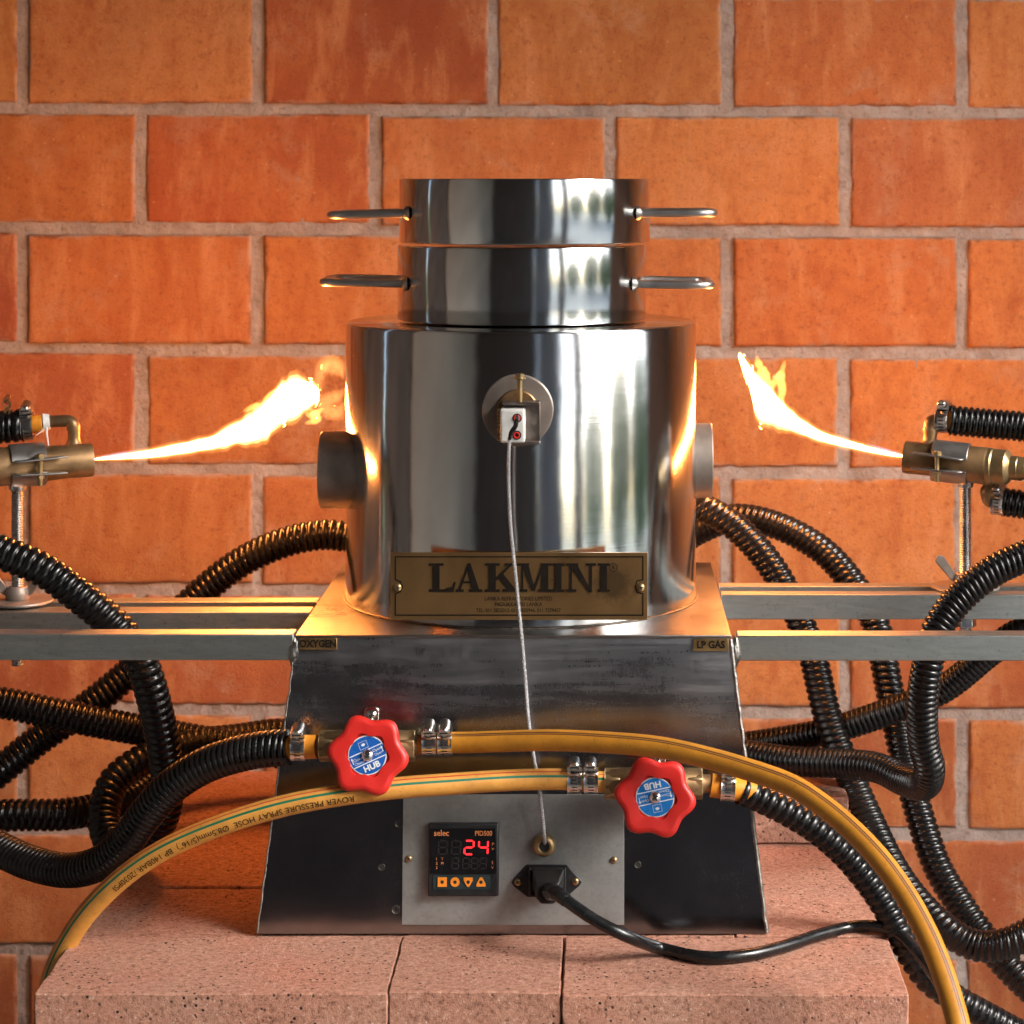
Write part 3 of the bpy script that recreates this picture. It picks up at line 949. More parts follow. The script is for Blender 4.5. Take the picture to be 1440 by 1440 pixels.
# control panel
a, b = fp(565.5, 1300), fp(877.5, 1117)
mb = MB(); mb.prism([(a.x, a.y), (b.x, a.y), (b.x, b.y), (a.x, b.y)], 0.0002, 0.0017, FM)
panel = mb.obj('control_panel', M['panel'], furn, bevel=0.0002)
for u, v in ((575, 1207), (863, 1209)):
    q = fp(u, v)
    inst('screw', scr_s, panel, FM @ Matrix.Translation((q.x, q.y, 0.0017)) @ Matrix.Rotation(random.random(), 4, 'Z') @ Matrix.Scale(0.9, 4))
# rivet holes: rim ring and black disc painting the hole's dark, sheet uncut
for u, v, r in ((561, 1158, 4.6), (537, 1219.5, 4.0), (557, 1279, 5.0), (897, 1216, 4.0), (1003, 1077, 3.5)):
    q = fp(u, v)
    mb = MB()
    rr = r * 0.497e-3
    Mh = FM @ Matrix.Translation((q.x, q.y, 0))
    mb.lathe([(rr * 1.2, 0.00015), (rr * 1.1, 0.0004), (rr, 0.0002)], Mh, 20)
    mb.lathe([(rr, 0.0002), (0, 0.0001)], Mh, 20, 1)
    mb.obj('painted_rivet_hole', [M['dark_weld'], M['dark']], furn)

# temperature controller
PS = 1.64 / F
def pid(u, v, h=0.0): return fp(u, v, h)
h0 = 0.0017
a, b = fp(602, 1260, 0.006), fp(702, 1157, 0.006)
cx_, cy_ = (a.x + b.x) / 2, (a.y + b.y) / 2
w_, h_ = b.x - a.x, b.y - a.y
ctl = MB()
ctl.prism([(a.x, a.y), (b.x, a.y), (b.x, b.y), (a.x, b.y)], h0, 0.0085, FM)
ctl = ctl.obj('temperature_controller', M['black_plastic'], furn, bevel=0.0014, bseg=3)
PH = 0.0085
def cpt(u, v):
    q = fp(u, v, PH); return (q.x, q.y)
def crect(mbx, ua, va, ub, vb, h0_, h1_, mi=0):
    p, q = cpt(ua, vb), cpt(ub, va)
    mbx.prism([(p[0], p[1]), (q[0], p[1]), (q[0], q[1]), (p[0], q[1])], h0_, h1_, FM, mi)
mb = MB(); crect(mb, 605.5, 1165, 698, 1228.5, PH + 0.0001, PH + 0.0006)
mb.obj('screen', M['glass'], ctl, bevel=0.0002)
mb = MB()
p0, p1 = cpt(609, 1250.5), cpt(690, 1230.5)
rr = 0.002
pts = [(p1[0] - rr + rr * math.cos(t_), p1[1] - rr + rr * math.sin(t_)) for t_ in np.linspace(0, PI / 2, 5)] + [(p0[0] + rr + rr * math.cos(t_), p1[1] - rr + rr * math.sin(t_)) for t_ in np.linspace(PI / 2, PI, 5)] + [p0, (p1[0], p0[1])]
mb.prism(pts, PH + 0.0001, PH + 0.0007, FM)
mb.obj('key_strip', M['teal'], ctl)
# keys
KS = 0.0032
shapes = {'sq': [(-1, -1), (1, -1), (1, 1), (-1, 1)],
          'ci': circle(1.0, 20),
          'dn': [(-0.98, 0.95), (-0.98, 0.3), (-0.2, -1), (0.2, -1), (0.98, 0.3), (0.98, 0.95)],
          'up': [(-1, -0.95), (1, -0.95), (0.98, -0.4), (0.25, 1), (-0.25, 1), (-0.98, -0.4)]}
for u, sh in ((622, 'sq'), (640, 'ci'), (658.5, 'dn'), (676.5, 'up')):
    q = cpt(u, 1240)
    mb = MB()
    mb.prism([(q[0] + x * KS, q[1] + y * KS) for x, y in shapes[sh]], PH + 0.0007, PH + 0.0014, FM)
    mb.prism(circle(0.00125, 16, q), PH + 0.0014, PH + 0.00146, FM, 1)
    mb.obj('key', [M['key'], M['dark']], ctl, bevel=0.0002)
# digits: slanted seven-segment
SEG = {'2': 'abged', '4': 'fgbc', '8': 'abcdefg'}
def digit(mbx, ch, u, v, w, h, hh, th=2.6, only=None):
    def pt(x, y): return cpt(u + x * w + (0.5 - y) * -1.6 * -1 + (y - 0.5) * 2.5, v + (0.5 - y) * h)
    segs = {'a': ((0.16, 1), (0.84, 1)), 'b': ((1, 0.94), (1, 0.56)), 'c': ((1, 0.44), (1, 0.06)), 'd': ((0.16, 0), (0.84, 0)),
            'e': ((0, 0.44), (0, 0.06)), 'f': ((0, 0.94), (0, 0.56)), 'g': ((0.16, 0.5), (0.84, 0.5))}
    for s_ in SEG[ch]:
        A, B = [Vector(pt(*q)) for q in segs[s_]]
        d_ = (B - A).normalized(); n_ = Vector((-d_.y, d_.x)) * th * PS / 2
        e_ = d_ * th * PS / 2 * 0.8
        mbx.prism([tuple(A - e_ * 0.9), tuple(A - n_ + e_ * 0.2), tuple(B - n_ - e_ * 0.2), tuple(B + e_ * 0.9), tuple(B + n_ - e_ * 0.2), tuple(A + n_ + e_ * 0.2)], hh, hh + 0.0001, FM)
mb = MB()
digit(mb, '2', 653.5, 1191.5, 12.5, 19, PH + 0.0009); digit(mb, '4', 673.5, 1191.5, 12.5, 19, PH + 0.0009)
mb.obj('lit_digits', M['led'], ctl, smooth=False)
mb = MB()
for u in (617, 635.5): digit(mb, '8', u, 1191.5, 12, 19, PH + 0.00063, 2.2)
for u in (636, 651, 663, 675): digit(mb, '8', u, 1214, 9, 15, PH + 0.00063, 1.8)
mb.obj('unlit_digits', M['ghost'], ctl, smooth=False)
mb = MB()
def ctext(s, u, v, size, sx=1.0, bold=0.0):
    vs, fs = text_geo(s, size, 0.00004, 'CENTER', sx, bold)
    q = cpt(u, v)
    mb.add(vs, fs, 0, FM @ Matrix.Translation((q[0], q[1], PH + 0.0007)))
ctext('selec', 621, 1171.5, 0.0058, 0.92, 0.00006)
ctext('PID500', 680, 1172, 0.0047, 0.86, 0.00003)
for s_, u, v in (('P', 693, 1187), ('V', 693, 1194), ('S', 692.5, 1213), ('V', 692.5, 1220), ('1', 614, 1208), ('2', 614, 1214), ('3', 614, 1220), ('T', 622, 1208), ('M', 622, 1214)):
    ctext(s_, u, v, 0.0026)
mb.obj('screen_print', M['print_orange'], ctl, smooth=False)

# cable gland
q = fp(766, 1186.5)
GM = FM @ Matrix.Translation((q.x, q.y, 0.0017))
mb = MB()
mb.prism(circle(0.0086, 6, (0, 0), 0.3, 0.3 + 2 * PI), 0, 0.0045, GM)
mb.lathe([(0.0078, 0.0045), (0.0078, 0.007), (0.0074, 0.0085), (0.0068, 0.0105), (0.0052, 0.0118), (0.0038, 0.0118), (0.0036, 0.0100)], GM, 32)
mb.lathe([(0.0037, 0.0100), (0.0, 0.0095)], GM, 24, 1)
mb.obj('cable_gland', [M['brass'], M['dark']], panel, 30, bevel=0.0003)

# power inlet
mb = MB()
hexa = [(741, 1215), (797, 1215), (815, 1234), (818.5, 1239), (815, 1244), (797, 1260), (742, 1260), (723, 1245), (719.5, 1240), (722.5, 1235)]
pts = [tuple(fp(u, v)[:2]) for u, v in hexa][::-1]
mb.prism(pts, 0.0017, 0.0045, FM)
a, b = fp(744, 1258), fp(796, 1217)
o_ = [(a.x, a.y), (b.x, a.y), (b.x, b.y), (a.x, b.y)]
th_ = 0.0018
for A, B in ((a.x, a.x + th_), (b.x - th_, b.x)):
    mb.prism([(A, a.y), (B, a.y), (B, b.y), (A, b.y)], 0.0045, 0.0095, FM)
for A, B in ((a.y, a.y + th_), (b.y - th_, b.y)):
    mb.prism([(a.x + th_, A), (b.x - th_, A), (b.x - th_, B), (a.x + th_, B)], 0.0045, 0.0094, FM)
inlet = mb.obj('power_inlet', M['black_plastic'], panel, bevel=0.0005)
for u, v in ((728.5, 1239), (809, 1238)):
    q = fp(u, v)
    inst('screw', scr_s, inlet, FM @ Matrix.Translation((q.x, q.y, 0.0045)) @ Matrix.Rotation(random.random(), 4, 'Z') @ Matrix.Scale(0.95, 4))

# rails
def bar(name, ua, ub, d0, d1_, z_top, h, xa=None, xb=None, m='rail', bevel=0.0007):
    xa = X(ua, d0) if xa is None else xa
    xb = X(ub, d0) if xb is None else xb
    b_ = MB(); b_.box(((xa + xb) / 2, (d0 + d1_) / 2 - CD, z_top - h / 2), (xb - xa, d1_ - d0, h))
    return b_.obj(name, M[m], furn, bevel=bevel)
XL, XR = -0.74, 0.60
bar('rail', 0, 0, 1.659, 1.6785, ZP + 0.0008, 0.0185, XL, xt0 - 0.0015)
bar('rail', 0, 0, 1.662, 1.6815, ZP - 0.0008, 0.0178, xt1 + 0.0052, XR)
for (da, db, zt2, hh, a_, b_) in ((1.7475, 1.7715, ZP, 0.019, XL, xt0 - 0.001), (1.7905, 1.8105, ZP, 0.019, XL, xt0 - 0.001),
                              (1.8165, 1.8335, ZP + 0.001, 0.0192, xt1 + 0.001, XR), (1.8535, 1.8705, ZP + 0.001, 0.0192, xt1 + 0.001, XR)):
    bar('rail', 0, 0, da, db, zt2, hh, a_, b_)
bar('rail_end', 0, 0, 1.660, 1.8105, ZP - 0.002, 0.018, XL - 0.0195, XL - 0.0005)
bar('rail_end', 0, 0, 1.662, 1.8705, ZP - 0.003, 0.018, XR + 0.0005, XR + 0.0195)
# weld lumps where rails meet the base
for k_, (x_, d_) in enumerate(((xt0 - 0.001, 1.6585), (xt1 + 0.003, 1.6595))):
    mb = MB()
    bm = bmesh.new(); bmesh.ops.create_icosphere(bm, subdivisions=3, radius=1)
    for v_ in bm.verts:
        n_ = noise.noise(v_.co * 2.2 + Vector((k_ * 9, 0, 0)))
        v_.co *= 1 + 0.35 * n_
    mb.add([(v_.co.x * 0.0042 + x_, v_.co.y * 0.003 + d_ - CD + 0.002, v_.co.z * 0.0105 + ZP - 0.0125) for v_ in bm.verts], [tuple(l.index for l in f.verts) for f in bm.faces])
    bm.free()
    mb.obj('weld_lump', M['weld'], furn, 60)

# ------------------------------------------------------------------ collar and lid with loop handles
def drum(name, label, cat, uc, R, z0_, z1_, hz, hl, hr, dl=0.0, dr=0.0, group=None):
    x = X(uc, DC)
    root = thing(name, label, cat, (x, YC, z0_), group)
    b_ = MB()
    Mx = Matrix.Translation((x, YC, 0))
    b_.lathe([(0, z0_ + 0.001), (R - 0.004, z0_ + 0.001), (R - 0.0012, z0_ + 0.0010), (R - 0.0003, z0_ + 0.0013), (R, z0_ + 0.002), (R, z1_ - 0.0012), (R - 0.0003, z1_ - 0.0004), (R - 0.001, z1_), (R - 0.006, z1_ - 0.0002), (0, z1_ - 0.0004)], Mx, 128)
    b_.obj('body', M['steel'], root, 28)
    hy = 0.0425
    for s_, ext, dz in ((-1, hl, dl), (1, hr, dr)):
        b2 = MB()
        xs0 = math.sqrt(R * R - hy * hy) - 0.001
        pts = [(x + s_ * xs0, YC - hy, hz), (x + s_ * (xs0 + ext) * 0.75, YC - hy, hz + dz * 0.55)]
        for a_ in np.linspace(-PI / 2, PI / 2, 13):
            rr_ = 0.012
            cyx = (hy - rr_)
            px = xs0 + ext - rr_ + rr_ * math.cos(a_)
            py = (-cyx if a_ < 0 else cyx) + rr_ * math.sin(a_)
            pts.append((x + s_ * px, YC + py, hz + dz))
        pts += [(x + s_ * (xs0 + ext) * 0.75, YC + hy, hz + dz * 0.55), (x + s_ * xs0, YC + hy, hz)]
        b2.tube(dense(pts, 0.004), 0.0031, 14, smooth=False)
        h_ = b2.obj('handle', M['rod'], root)
        for yy in (-hy, hy):
            b3 = MB()
            p_ = Vector((x + s_ * (xs0 + 0.0012), YC + yy, hz))
            b3.lathe([(0.0058, -0.0015), (0.0052, 0.001), (0.0036, 0.0026), (0.0030, 0.003)], frame_z(p_, (s_, 0, 0)), 16)
            b3.obj('weld_bead', M['weld'], h_)
    return root
drum('furnace_collar', 'lower stainless steel ring with two loop handles sitting on the furnace shell', 'furnace ring', 734, 0.0960, ZT + 0.0003, 0.4772, 0.4485, 0.0650, 0.0600, 0.001, -0.001)
drum('crucible_cover', 'upper stainless steel lid with two rod handles on top of the ring', 'furnace lid', 738, 0.0968, 0.4782, 0.5280, 0.5020, 0.0605, 0.0592, -0.0015, 0.0)

# ------------------------------------------------------------------ hoses
def tube_uv(path, rfun, seg, ref=(0, -1, 0), twist=0.0, s0=0.0, use_ref=True):
    """tube with UV: x = length in metres, y = turn (0.5 faces ref)"""
    T, N, B = frames(path, ref if use_ref else None)
    n = len(path)
    L = np.concatenate([[0], np.cumsum(np.linalg.norm(np.diff(path, axis=0), axis=1))])
    th = np.linspace(-PI, PI, seg + 1)
    rr = rfun(L[:, None], th[None, :])
    V = path[:, None, :] + rr[..., None] * (np.cos(th)[None, :, None] * N[:, None, :] + np.sin(th)[None, :, None] * B[:, None, :])
    mb = MB()
    mb.v = [tuple(p) for p in V.reshape(-1, 3)]
    w = seg + 1
    mb.f = [(i * w + k, i * w + k + 1, (i + 1) * w + k + 1, (i + 1) * w + k) for i in range(n - 1) for k in range(seg)]
    mb.f += [tuple(range(seg - 1, -1, -1)), tuple(range((n - 1) * w, (n - 1) * w + seg))]
    mb.mi = [0] * len(mb.f)
    tw = twist(L / L[-1]) if callable(twist) else np.zeros(n)
    vv = (th[None, :] / (2 * PI) + 0.5) + tw[:, None]
    mb.uv = np.stack([np.repeat(L[:, None], w, 1), vv], -1).reshape(-1, 2).tolist()
    return mb, T, N, B, L

def corrugated(pts, r=0.0122, pitch=0.0066, depth=0.0016, helix=1, seg=22):
    path = resample([P(*p) if len(p) == 3 else Vector(p[:3]) for p in pts], pitch / 7)
    def rf(L, th):
        ph = (L / pitch + helix * th / (2 * PI)) % 1.0
        x = np.abs(ph - 0.5) * 2            # 0 crest, 1 groove
        return r - depth * np.clip((x - 0.52) / 0.45, 0, 1) ** 1.1 - 0.0005 * x ** 2
    return tube_uv(path, rf, seg, use_ref=False)[0]

def black_hose(label, pts, root_loc=None, r=0.0122, pitch=0.0066, helix=1, group='black corrugated hoses'):
    mb = corrugated(pts, r, pitch, helix=helix)
    a = np.array(mb.v)
    o = mb.obj('corrugated_hose', M['conduit'], None, 80)
    tag(o, label, 'hose', group)
    return o

def hose_root(label, loc, group='black corrugated hoses'):
    return thing('corrugated_hose', label, 'hose', loc, group)

# left side -------------------------------------------------
# burner supply: from the left torch out of frame, back over the rails and down into a loop
burnL_pts = [(33, 598, 1.783), (0, 601, 1.780), (-60, 606, 1.765), (-115, 630, 1.74), (-135, 690, 1.72), (-105, 745, 1.705), (-50, 757, 1.700),
             (5, 778, 1.700), (60, 801, 1.702), (112, 838, 1.708), (155, 874, 1.714), (186, 908, 1.716), (206, 950, 1.718), (220, 1000, 1.728), (231, 1055, 1.742),
             (236, 1105, 1.755), (226, 1155, 1.768), (195, 1195, 1.785), (160, 1190, 1.805), (146, 1150, 1.825), (160, 1100, 1.842), (205, 1066, 1.860), (262, 1048, 1.885), (330, 1040, 1.915), (400, 1032, 1.945), (470, 1045, 1.965)]
rt = hose_root('black corrugated hose from the left torch, dropping through the rails into a loop', P(34, 598, 1.783))
corrugated(burnL_pts, 0.0127, 0.0062).obj('conduit', M['conduit'], rt, 80)
hoseL = rt
black_hose('black corrugated hose rising from far left to behind the steel shell',
           [(500, 757, 1.93), (455, 752, 1.925), (400, 763, 1.92), (340, 790, 1.92), (285, 832, 1.915), (232, 885, 1.905), (185, 942, 1.90), (120, 996, 1.89), (55, 1040, 1.88), (0, 1084, 1.87),
            (-45, 1120, 1.865), (-52, 1150, 1.86), (-20, 1148, 1.85), (30, 1146, 1.85), (90, 1145, 1.86), (140, 1136, 1.88), (190, 1116, 1.91), (235, 1082, 1.94), (300, 1058, 1.97), (380, 1058, 1.99), (450, 1070, 1.99)], r=0.0128, pitch=0.0056)
black_hose('black corrugated hose running almost level at far left beneath the rails',
           [(440, 1060, 1.93), (370, 1052, 1.915), (300, 1044, 1.90), (235, 1033, 1.885), (150, 1018, 1.865), (70, 1002, 1.85), (0, 988, 1.84), (-70, 985, 1.82), (-120, 1020, 1.80), (-125, 1075, 1.79), (-100, 1120, 1.80)], r=0.0126, pitch=0.0052)

# right side ------------------------------------------------
burnR_pts = [(1336, 591, 1.843), (1390, 596, 1.840), (1450, 602, 1.833), (1520, 620, 1.81), (1555, 670, 1.785), (1545, 730, 1.765), (1500, 762, 1.755), (1440, 783, 1.750), (1392, 806, 1.746), (1345, 846, 1.742), (1316, 890, 1.737),
             (1304, 936, 1.735), (1297, 990, 1.74), (1299, 1045, 1.75), (1307, 1080, 1.76), (1300, 1103, 1.785), (1272, 1098, 1.82), (1235, 1080, 1.85), (1187, 1074, 1.875), (1110, 1070, 1.90), (1040, 1060, 1.93), (980, 1060, 1.95)]
hoseR = hose_root('black corrugated hose from the right torch, passing between the rails and bending sharply below', P(1336, 591, 1.843))
corrugated(burnR_pts, 0.0120, 0.0046).obj('conduit', M['conduit'], hoseR, 80)
low_pts = [(1411, 706, 1.836), (1450, 712, 1.830), (1520, 730, 1.825), (1570, 790, 1.82), (1555, 850, 1.82), (1500, 878, 1.83), (1440, 887, 1.845), (1395, 915, 1.86), (1325, 970, 1.885), (1238, 1005, 1.905), (1152, 1031, 1.925), (1050, 1048, 1.95), (980, 1055, 1.96)]
hoseR2 = hose_root('short black corrugated hose under the right torch, returning behind the rails to the base', P(1411, 706, 1.836))
corrugated(low_pts, 0.0114, 0.0046).obj('conduit', M['conduit'], hoseR2, 80)
black_hose('black corrugated hose nearest the shell on the right, falling behind the amber hose',
           [(960, 712, 1.98), (990, 715, 1.965), (1035, 742, 1.955), (1080, 790, 1.945), (1115, 850, 1.935), (1142, 920, 1.925), (1163, 1005, 1.91), (1190, 1078, 1.90), (1220, 1147, 1.885), (1251, 1212, 1.86), (1283, 1260, 1.84), (1325, 1303, 1.82), (1370, 1329, 1.81), (1415, 1327, 1.80), (1470, 1300, 1.80), (1540, 1250, 1.82)], r=0.0122, helix=2, pitch=0.0056)
black_hose('black corrugated hose arching farther right from behind the shell and leaving at lower right',
           [(960, 760, 2.03), (985, 745, 2.02), (1035, 728, 2.005), (1095, 740, 1.99), (1155, 773, 1.975), (1200, 822, 1.96), (1232, 880, 1.95), (1245, 940, 1.94), (1257, 1001, 1.93), (1270, 1061, 1.915), (1291, 1139, 1.90), (1317, 1216, 1.885), (1350, 1272, 1.87), (1383, 1318, 1.86), (1415, 1357, 1.85), (1460, 1400, 1.84), (1520, 1450, 1.83)], r=0.0122, helix=2, pitch=0.0056)

# ------------------------------------------------------------------ valves with red handwheels
WHEEL = None
def wheel_mesh():
    b_ = MB()
    def rad(t_):
        c_ = math.cos(6 * (t_ - math.radians(-8)))
        return 1 + 0.088 * c_
    Rw = 0.0257
    b_.lathe([(0.55 * Rw, -0.002), (0.84 * Rw, -0.0018), (0.94 * Rw, -0.0005), (1.0 * Rw, 0.0022), (1.0 * Rw, 0.0035), (0.985 * Rw, 0.0058), (0.955 * Rw, 0.0072), (0.90 * Rw, 0.0080), (0.84 * Rw, 0.0082)], None, 144, 0, rad)
    b_.lathe([(0.842 * Rw, 0.0082), (0.72 * Rw, 0.0081), (0.62 * Rw, 0.0079), (0.545 * Rw, 0.0077), (0.53 * Rw, 0.0062), (0.0, 0.0062)], None, 144, 0, lambda t_: 1 + 0.088 * math.cos(6 * (t_ - math.radians(-8))))
    return b_.mesh('handwheel', M['red'], 45)

def valve(label, uc, vc, axis_v, uL, uR, rot, blue, group, side):
    dw = 1.596
    WMx = frame(P(uc, vc, dw), (1, 0, 0), (0, 0.235, 1))
    zl = P(uc, axis_v, 1.625)
    root = thing('gas_valve', label, 'valve', zl, group)
    ax = (P(uR, axis_v - 3 * 0, 1.625) - P(uL, axis_v, 1.625))
    # body along x
    b_ = MB()
    L = ax.length
    Mx = frame_z(P(uL, axis_v, 1.625), ax)
    b_.lathe([(0.003, 0), (0.0062, 0), (0.0062, 0.004), (0.0068, 0.006), (0.0098, 0.0065), (0.0098, 0.009), (0.0105, 0.011), (0.0115, L * 0.35), (0.0125, L * 0.5), (0.0115, L * 0.65), (0.0105, L - 0.011), (0.0098, L - 0.009), (0.0098, L - 0.0065), (0.0068, L - 0.006), (0.0062, L - 0.004), (0.0062, L), (0.003, L)], Mx, 32)
    body = b_.obj('body', M['old_brass'], root, 30)
    for z_ in (0.006, L - 0.017):
        b_ = MB(); b_.prism(circle(0.0112, 6, (0, 0), 0.5, 0.5 + 2 * PI), z_, z_ + 0.011, Mx)
        b_.obj('hex_end', M['brass'], body, bevel=0.0008)
    # stem and bonnet
    b_ = MB()
    pw_ = P(uc, vc, dw)
    pb_ = Vector((pw_.x, zl.y, zl.z - (axis_v - vc) * 0))
    st = (pw_ - Vector((pw_.x, zl.y + 0.0, zl.z)))
    b_.cyl((pw_.x, zl.y, zl.z), pw_ + Vector((0, 0.006, 0)), 0.0085, 0.007, 24)
    b_.obj('stem', M['brass'], root)
    global WHEEL
    if WHEEL is None: WHEEL = wheel_mesh()
    wh = inst('handwheel', WHEEL, root, WMx)
    RM = WMx @ Matrix.Rotation(rot, 4, 'Z')
    hz = 0.0064
    b_ = MB()
    b_.prism(circle(0.0131, 48), hz - 0.0004, hz + 0.0003, RM, 0)
    b_.prism(circle(0.0124, 48), hz + 0.0003, hz + 0.0005, RM, 1)
    # two pale lines and marks
    for y_ in (0.0034, -0.0046):
        xw = math.sqrt(0.0124 ** 2 - y_ ** 2)
        b_.prism([(-xw, y_ - 0.00032), (xw, y_ - 0.00032), (xw, y_ + 0.00032), (-xw, y_ + 0.00032)], hz + 0.0005, hz + 0.0006, RM, 0)
    def tx(s_, x_, y_, sz, bold=0.0, sx=1.0):
        vs, fs = text_geo(s_, sz, 0.00004, 'CENTER', sx, bold)
        b_.add(vs, fs, 0, RM @ Matrix.Translation((x_, y_, hz + 0.0007)))
    tx('HUB', 0, -0.0082, 0.0056, 0.0002, 1.05)
    tx('Close', -0.0073, -0.0000, 0.0026); tx('Closed', -0.0068, -0.0027, 0.0024)
    tx('Open', 0.0073, 0.0010, 0.0026); tx('Open', 0.0073, -0.0018, 0.0024)
    for x_, s_ in ((-0.0108, -1), (0.0108, 1)):
        b_.prism([(x_ - 0.00025, -0.002), (x_ + 0.00025, -0.002), (x_ + 0.00025, 0.0008), (x_ - 0.00025, 0.0008)], hz + 0.0005, hz + 0.0006, RM, 0)
        b_.prism([(x_ - 0.0009, 0.0008), (x_ + 0.0009, 0.0008), (x_, 0.0023)], hz + 0.0005, hz + 0.00061, RM, 0)
    # little framed badge
    o0, o1, y0_, y1_ = -0.003, 0.003, 0.0048, 0.0098
    lw_ = 0.0002
    for A in ((o0, y0_, o1, y0_ + lw_), (o0, y1_ - lw_, o1, y1_), (o0, y0_ + lw_, o0 + lw_, y1_ - lw_), (o1 - lw_, y0_ + lw_, o1, y1_ - lw_)):
        b_.prism([(A[0], A[1]), (A[2], A[1]), (A[2], A[3]), (A[0], A[3])], hz + 0.0005, hz + 0.0006, RM, 0)
    b_.prism([(0.0017 * math.cos(t_) * (1 if k % 2 else 0.65), 0.0075 + 0.0012 * math.sin(t_) * (1 if k % 2 else 0.65)) for k, t_ in enumerate(np.linspace(0, 2 * PI, 16, endpoint=False))], hz + 0.0005, hz + 0.0006, RM, 0)
    b_.obj('label_disc', [M['white'], blue], wh, smooth=False)
    inst('screw', scr_c, wh, WMx @ Matrix.Translation((0, 0, hz + 0.0006)) @ Matrix.Rotation(0.5, 4, 'Z') @ Matrix.Scale(1.15, 4))
    # fixing tab above the wheel
    q = fp(uc + 5, vc - 59)
    b_ = MB()
    TMx = FM @ Matrix.Translation((q.x, q.y, 0))
    b_.prism([(-0.005, -0.02), (0.005, -0.02), (0.005, 0.002)] + [(0.005 * math.cos(t_), 0.002 + 0.003 * math.sin(t_)) for t_ in np.linspace(0.2, PI - 0.2, 7)] + [(-0.005, 0.002)], 0.0003, 0.0022, TMx)
    tab = b_.obj('fixing_tab', M['chrome'], root, bevel=0.0004)
    inst('screw', scr_c, tab, TMx @ Matrix.Translation((0, -0.001, 0.0022)))
    b_ = MB()
    b_.cyl(FM @ Vector((q.x, q.y - 0.014, 0.0022)), Vector((q.x + XC, zl.y, zl.z)), 0.005, 0.006, 16)
    b_.obj('bracket_post', M['chrome'], root)
    return root, ax.normalized(), zl
V1, ax1, _ = valve('red handwheel valve with dark blue disc at upper left of the panel', 518, 1062, 1049, 437, 596, math.radians(24), M['blue'], 'red handwheel gas valves', -1)
V2, ax2, _ = valve('red handwheel valve with lighter blue disc at right of the control panel', 921, 1121, 1102, 838, 1000, math.radians(192), M['blue2'], 'red handwheel gas valves', 1)

# ------------------------------------------------------------------ amber hoses
def amber(label, pts, mat, twist=None, r=0.0073):
    path = resample([P(*p) for p in pts], 0.003)
    mb, T, N, B, L = tube_uv(path, lambda L, th: np.full((L.shape[0], th.shape[1]), r), 28, twist=twist)
    root = thing('amber_hose', label, 'hose', P(*pts[0]), 'amber pressure hoses')
    mb.obj('tube', mat, root, 60)
    return root, path, T, N, B, L
up_pts = [(590, 1046, 1.625), (620, 1044.5, 1.623), (660, 1044, 1.620), (720, 1042, 1.613), (780, 1041, 1.605), (850, 1044, 1.594), (920, 1050, 1.582), (980, 1062, 1.570), (1045, 1080, 1.556), (1110, 1103, 1.540), (1155, 1131, 1.526), (1197, 1166, 1.511), (1238, 1209, 1.494), (1272, 1256, 1.478), (1299, 1304, 1.462), (1320, 1352, 1.447), (1337, 1402, 1.433), (1350, 1455, 1.42), (1360, 1540, 1.41), (1355, 1640, 1.42), (1335, 1700, 1.44)]
H1, pathA, *_ = amber('upper amber hose arching from the left valve down past the bench at right', up_pts, M['hose_a'], lambda f: -0.11 * f ** 1.2)
for u in (604, 626): clamp(H1, P(u, 1044.5, 1.6235), (1, 0, 0.02), roll=0.1)
lo_pts = [(858, 1100, 1.625), (830, 1099, 1.624), (790, 1096, 1.622), (720, 1097, 1.616), (640, 1102, 1.608), (560, 1108, 1.600), (480, 1118, 1.595), (400, 1133, 1.592), (320, 1157, 1.592), (240, 1190, 1.595), (180, 1228, 1.600), (130, 1275, 1.607), (95, 1325, 1.615), (72, 1380, 1.622), (60, 1460, 1.63), (60, 1560, 1.64), (75, 1680, 1.66)]
H2, pathB, TB, NB, BB, LB = amber('lower amber hose with green stripe and black print, sweeping left off the bench', lo_pts, M['hose_b'])
for u in (808, 831): clamp(H2, P(u, 1098, 1.6235), (1, 0, 0.0), roll=-0.1)
# printed line, upside down along the hose
def hose_print():
    txt = 'ROVER PRESSURE SPRAY HOSE  \u00d88.5mm(5/16")  BP 140BAR /2030PSI'
    vs, fs = text_geo(txt, 0.0062, 0.0, 'LEFT', 1.0, 0.0)
    bm = bmesh.new()
    bv = [bm.verts.new(v) for v in vs]
    for f in fs:
        try: bm.faces.new([bv[i] for i in f])
        except ValueError: pass
    bmesh.ops.triangulate(bm, faces=bm.faces)
    for _ in range(3):
        le = [e for e in bm.edges if e.calc_length() > 0.0012]
        if le: bmesh.ops.subdivide_edges(bm, edges=le, cuts=1)
        bmesh.ops.triangulate(bm, faces=bm.faces)
    bm.verts.index_update()
    w = max(v.co.x for v in bm.verts)
    uu = np.array([U0 + p[0] * F / (p[1] + CD) for p in pathB])
    sA = np.interp(-498, -uu, LB); sB = np.interp(-163, -uu, LB)
    out = []
    r = 0.00755
    for v in bm.verts:
        s_ = sA + v.co.x / w * (sB - sA)
        phi = math.radians(-14) - v.co.y / r
        c_ = np.array([np.interp(s_, LB, pathB[:, k]) for k in range(3)])
        i = min(len(LB) - 1, int(np.searchsorted(LB, s_)))
        n_, b_ = NB[i], BB[i]
        if b_[2] < 0: b_ = -b_
        out.append(tuple(c_ + r * (math.cos(phi) * n_ + math.sin(phi) * b_)))
    mb = MB(); mb.add(out, [tuple(q.index for q in f.verts) for f in bm.faces]); bm.free()
    mb.obj('print', M['ink'], H2, smooth=False)
hose_print()

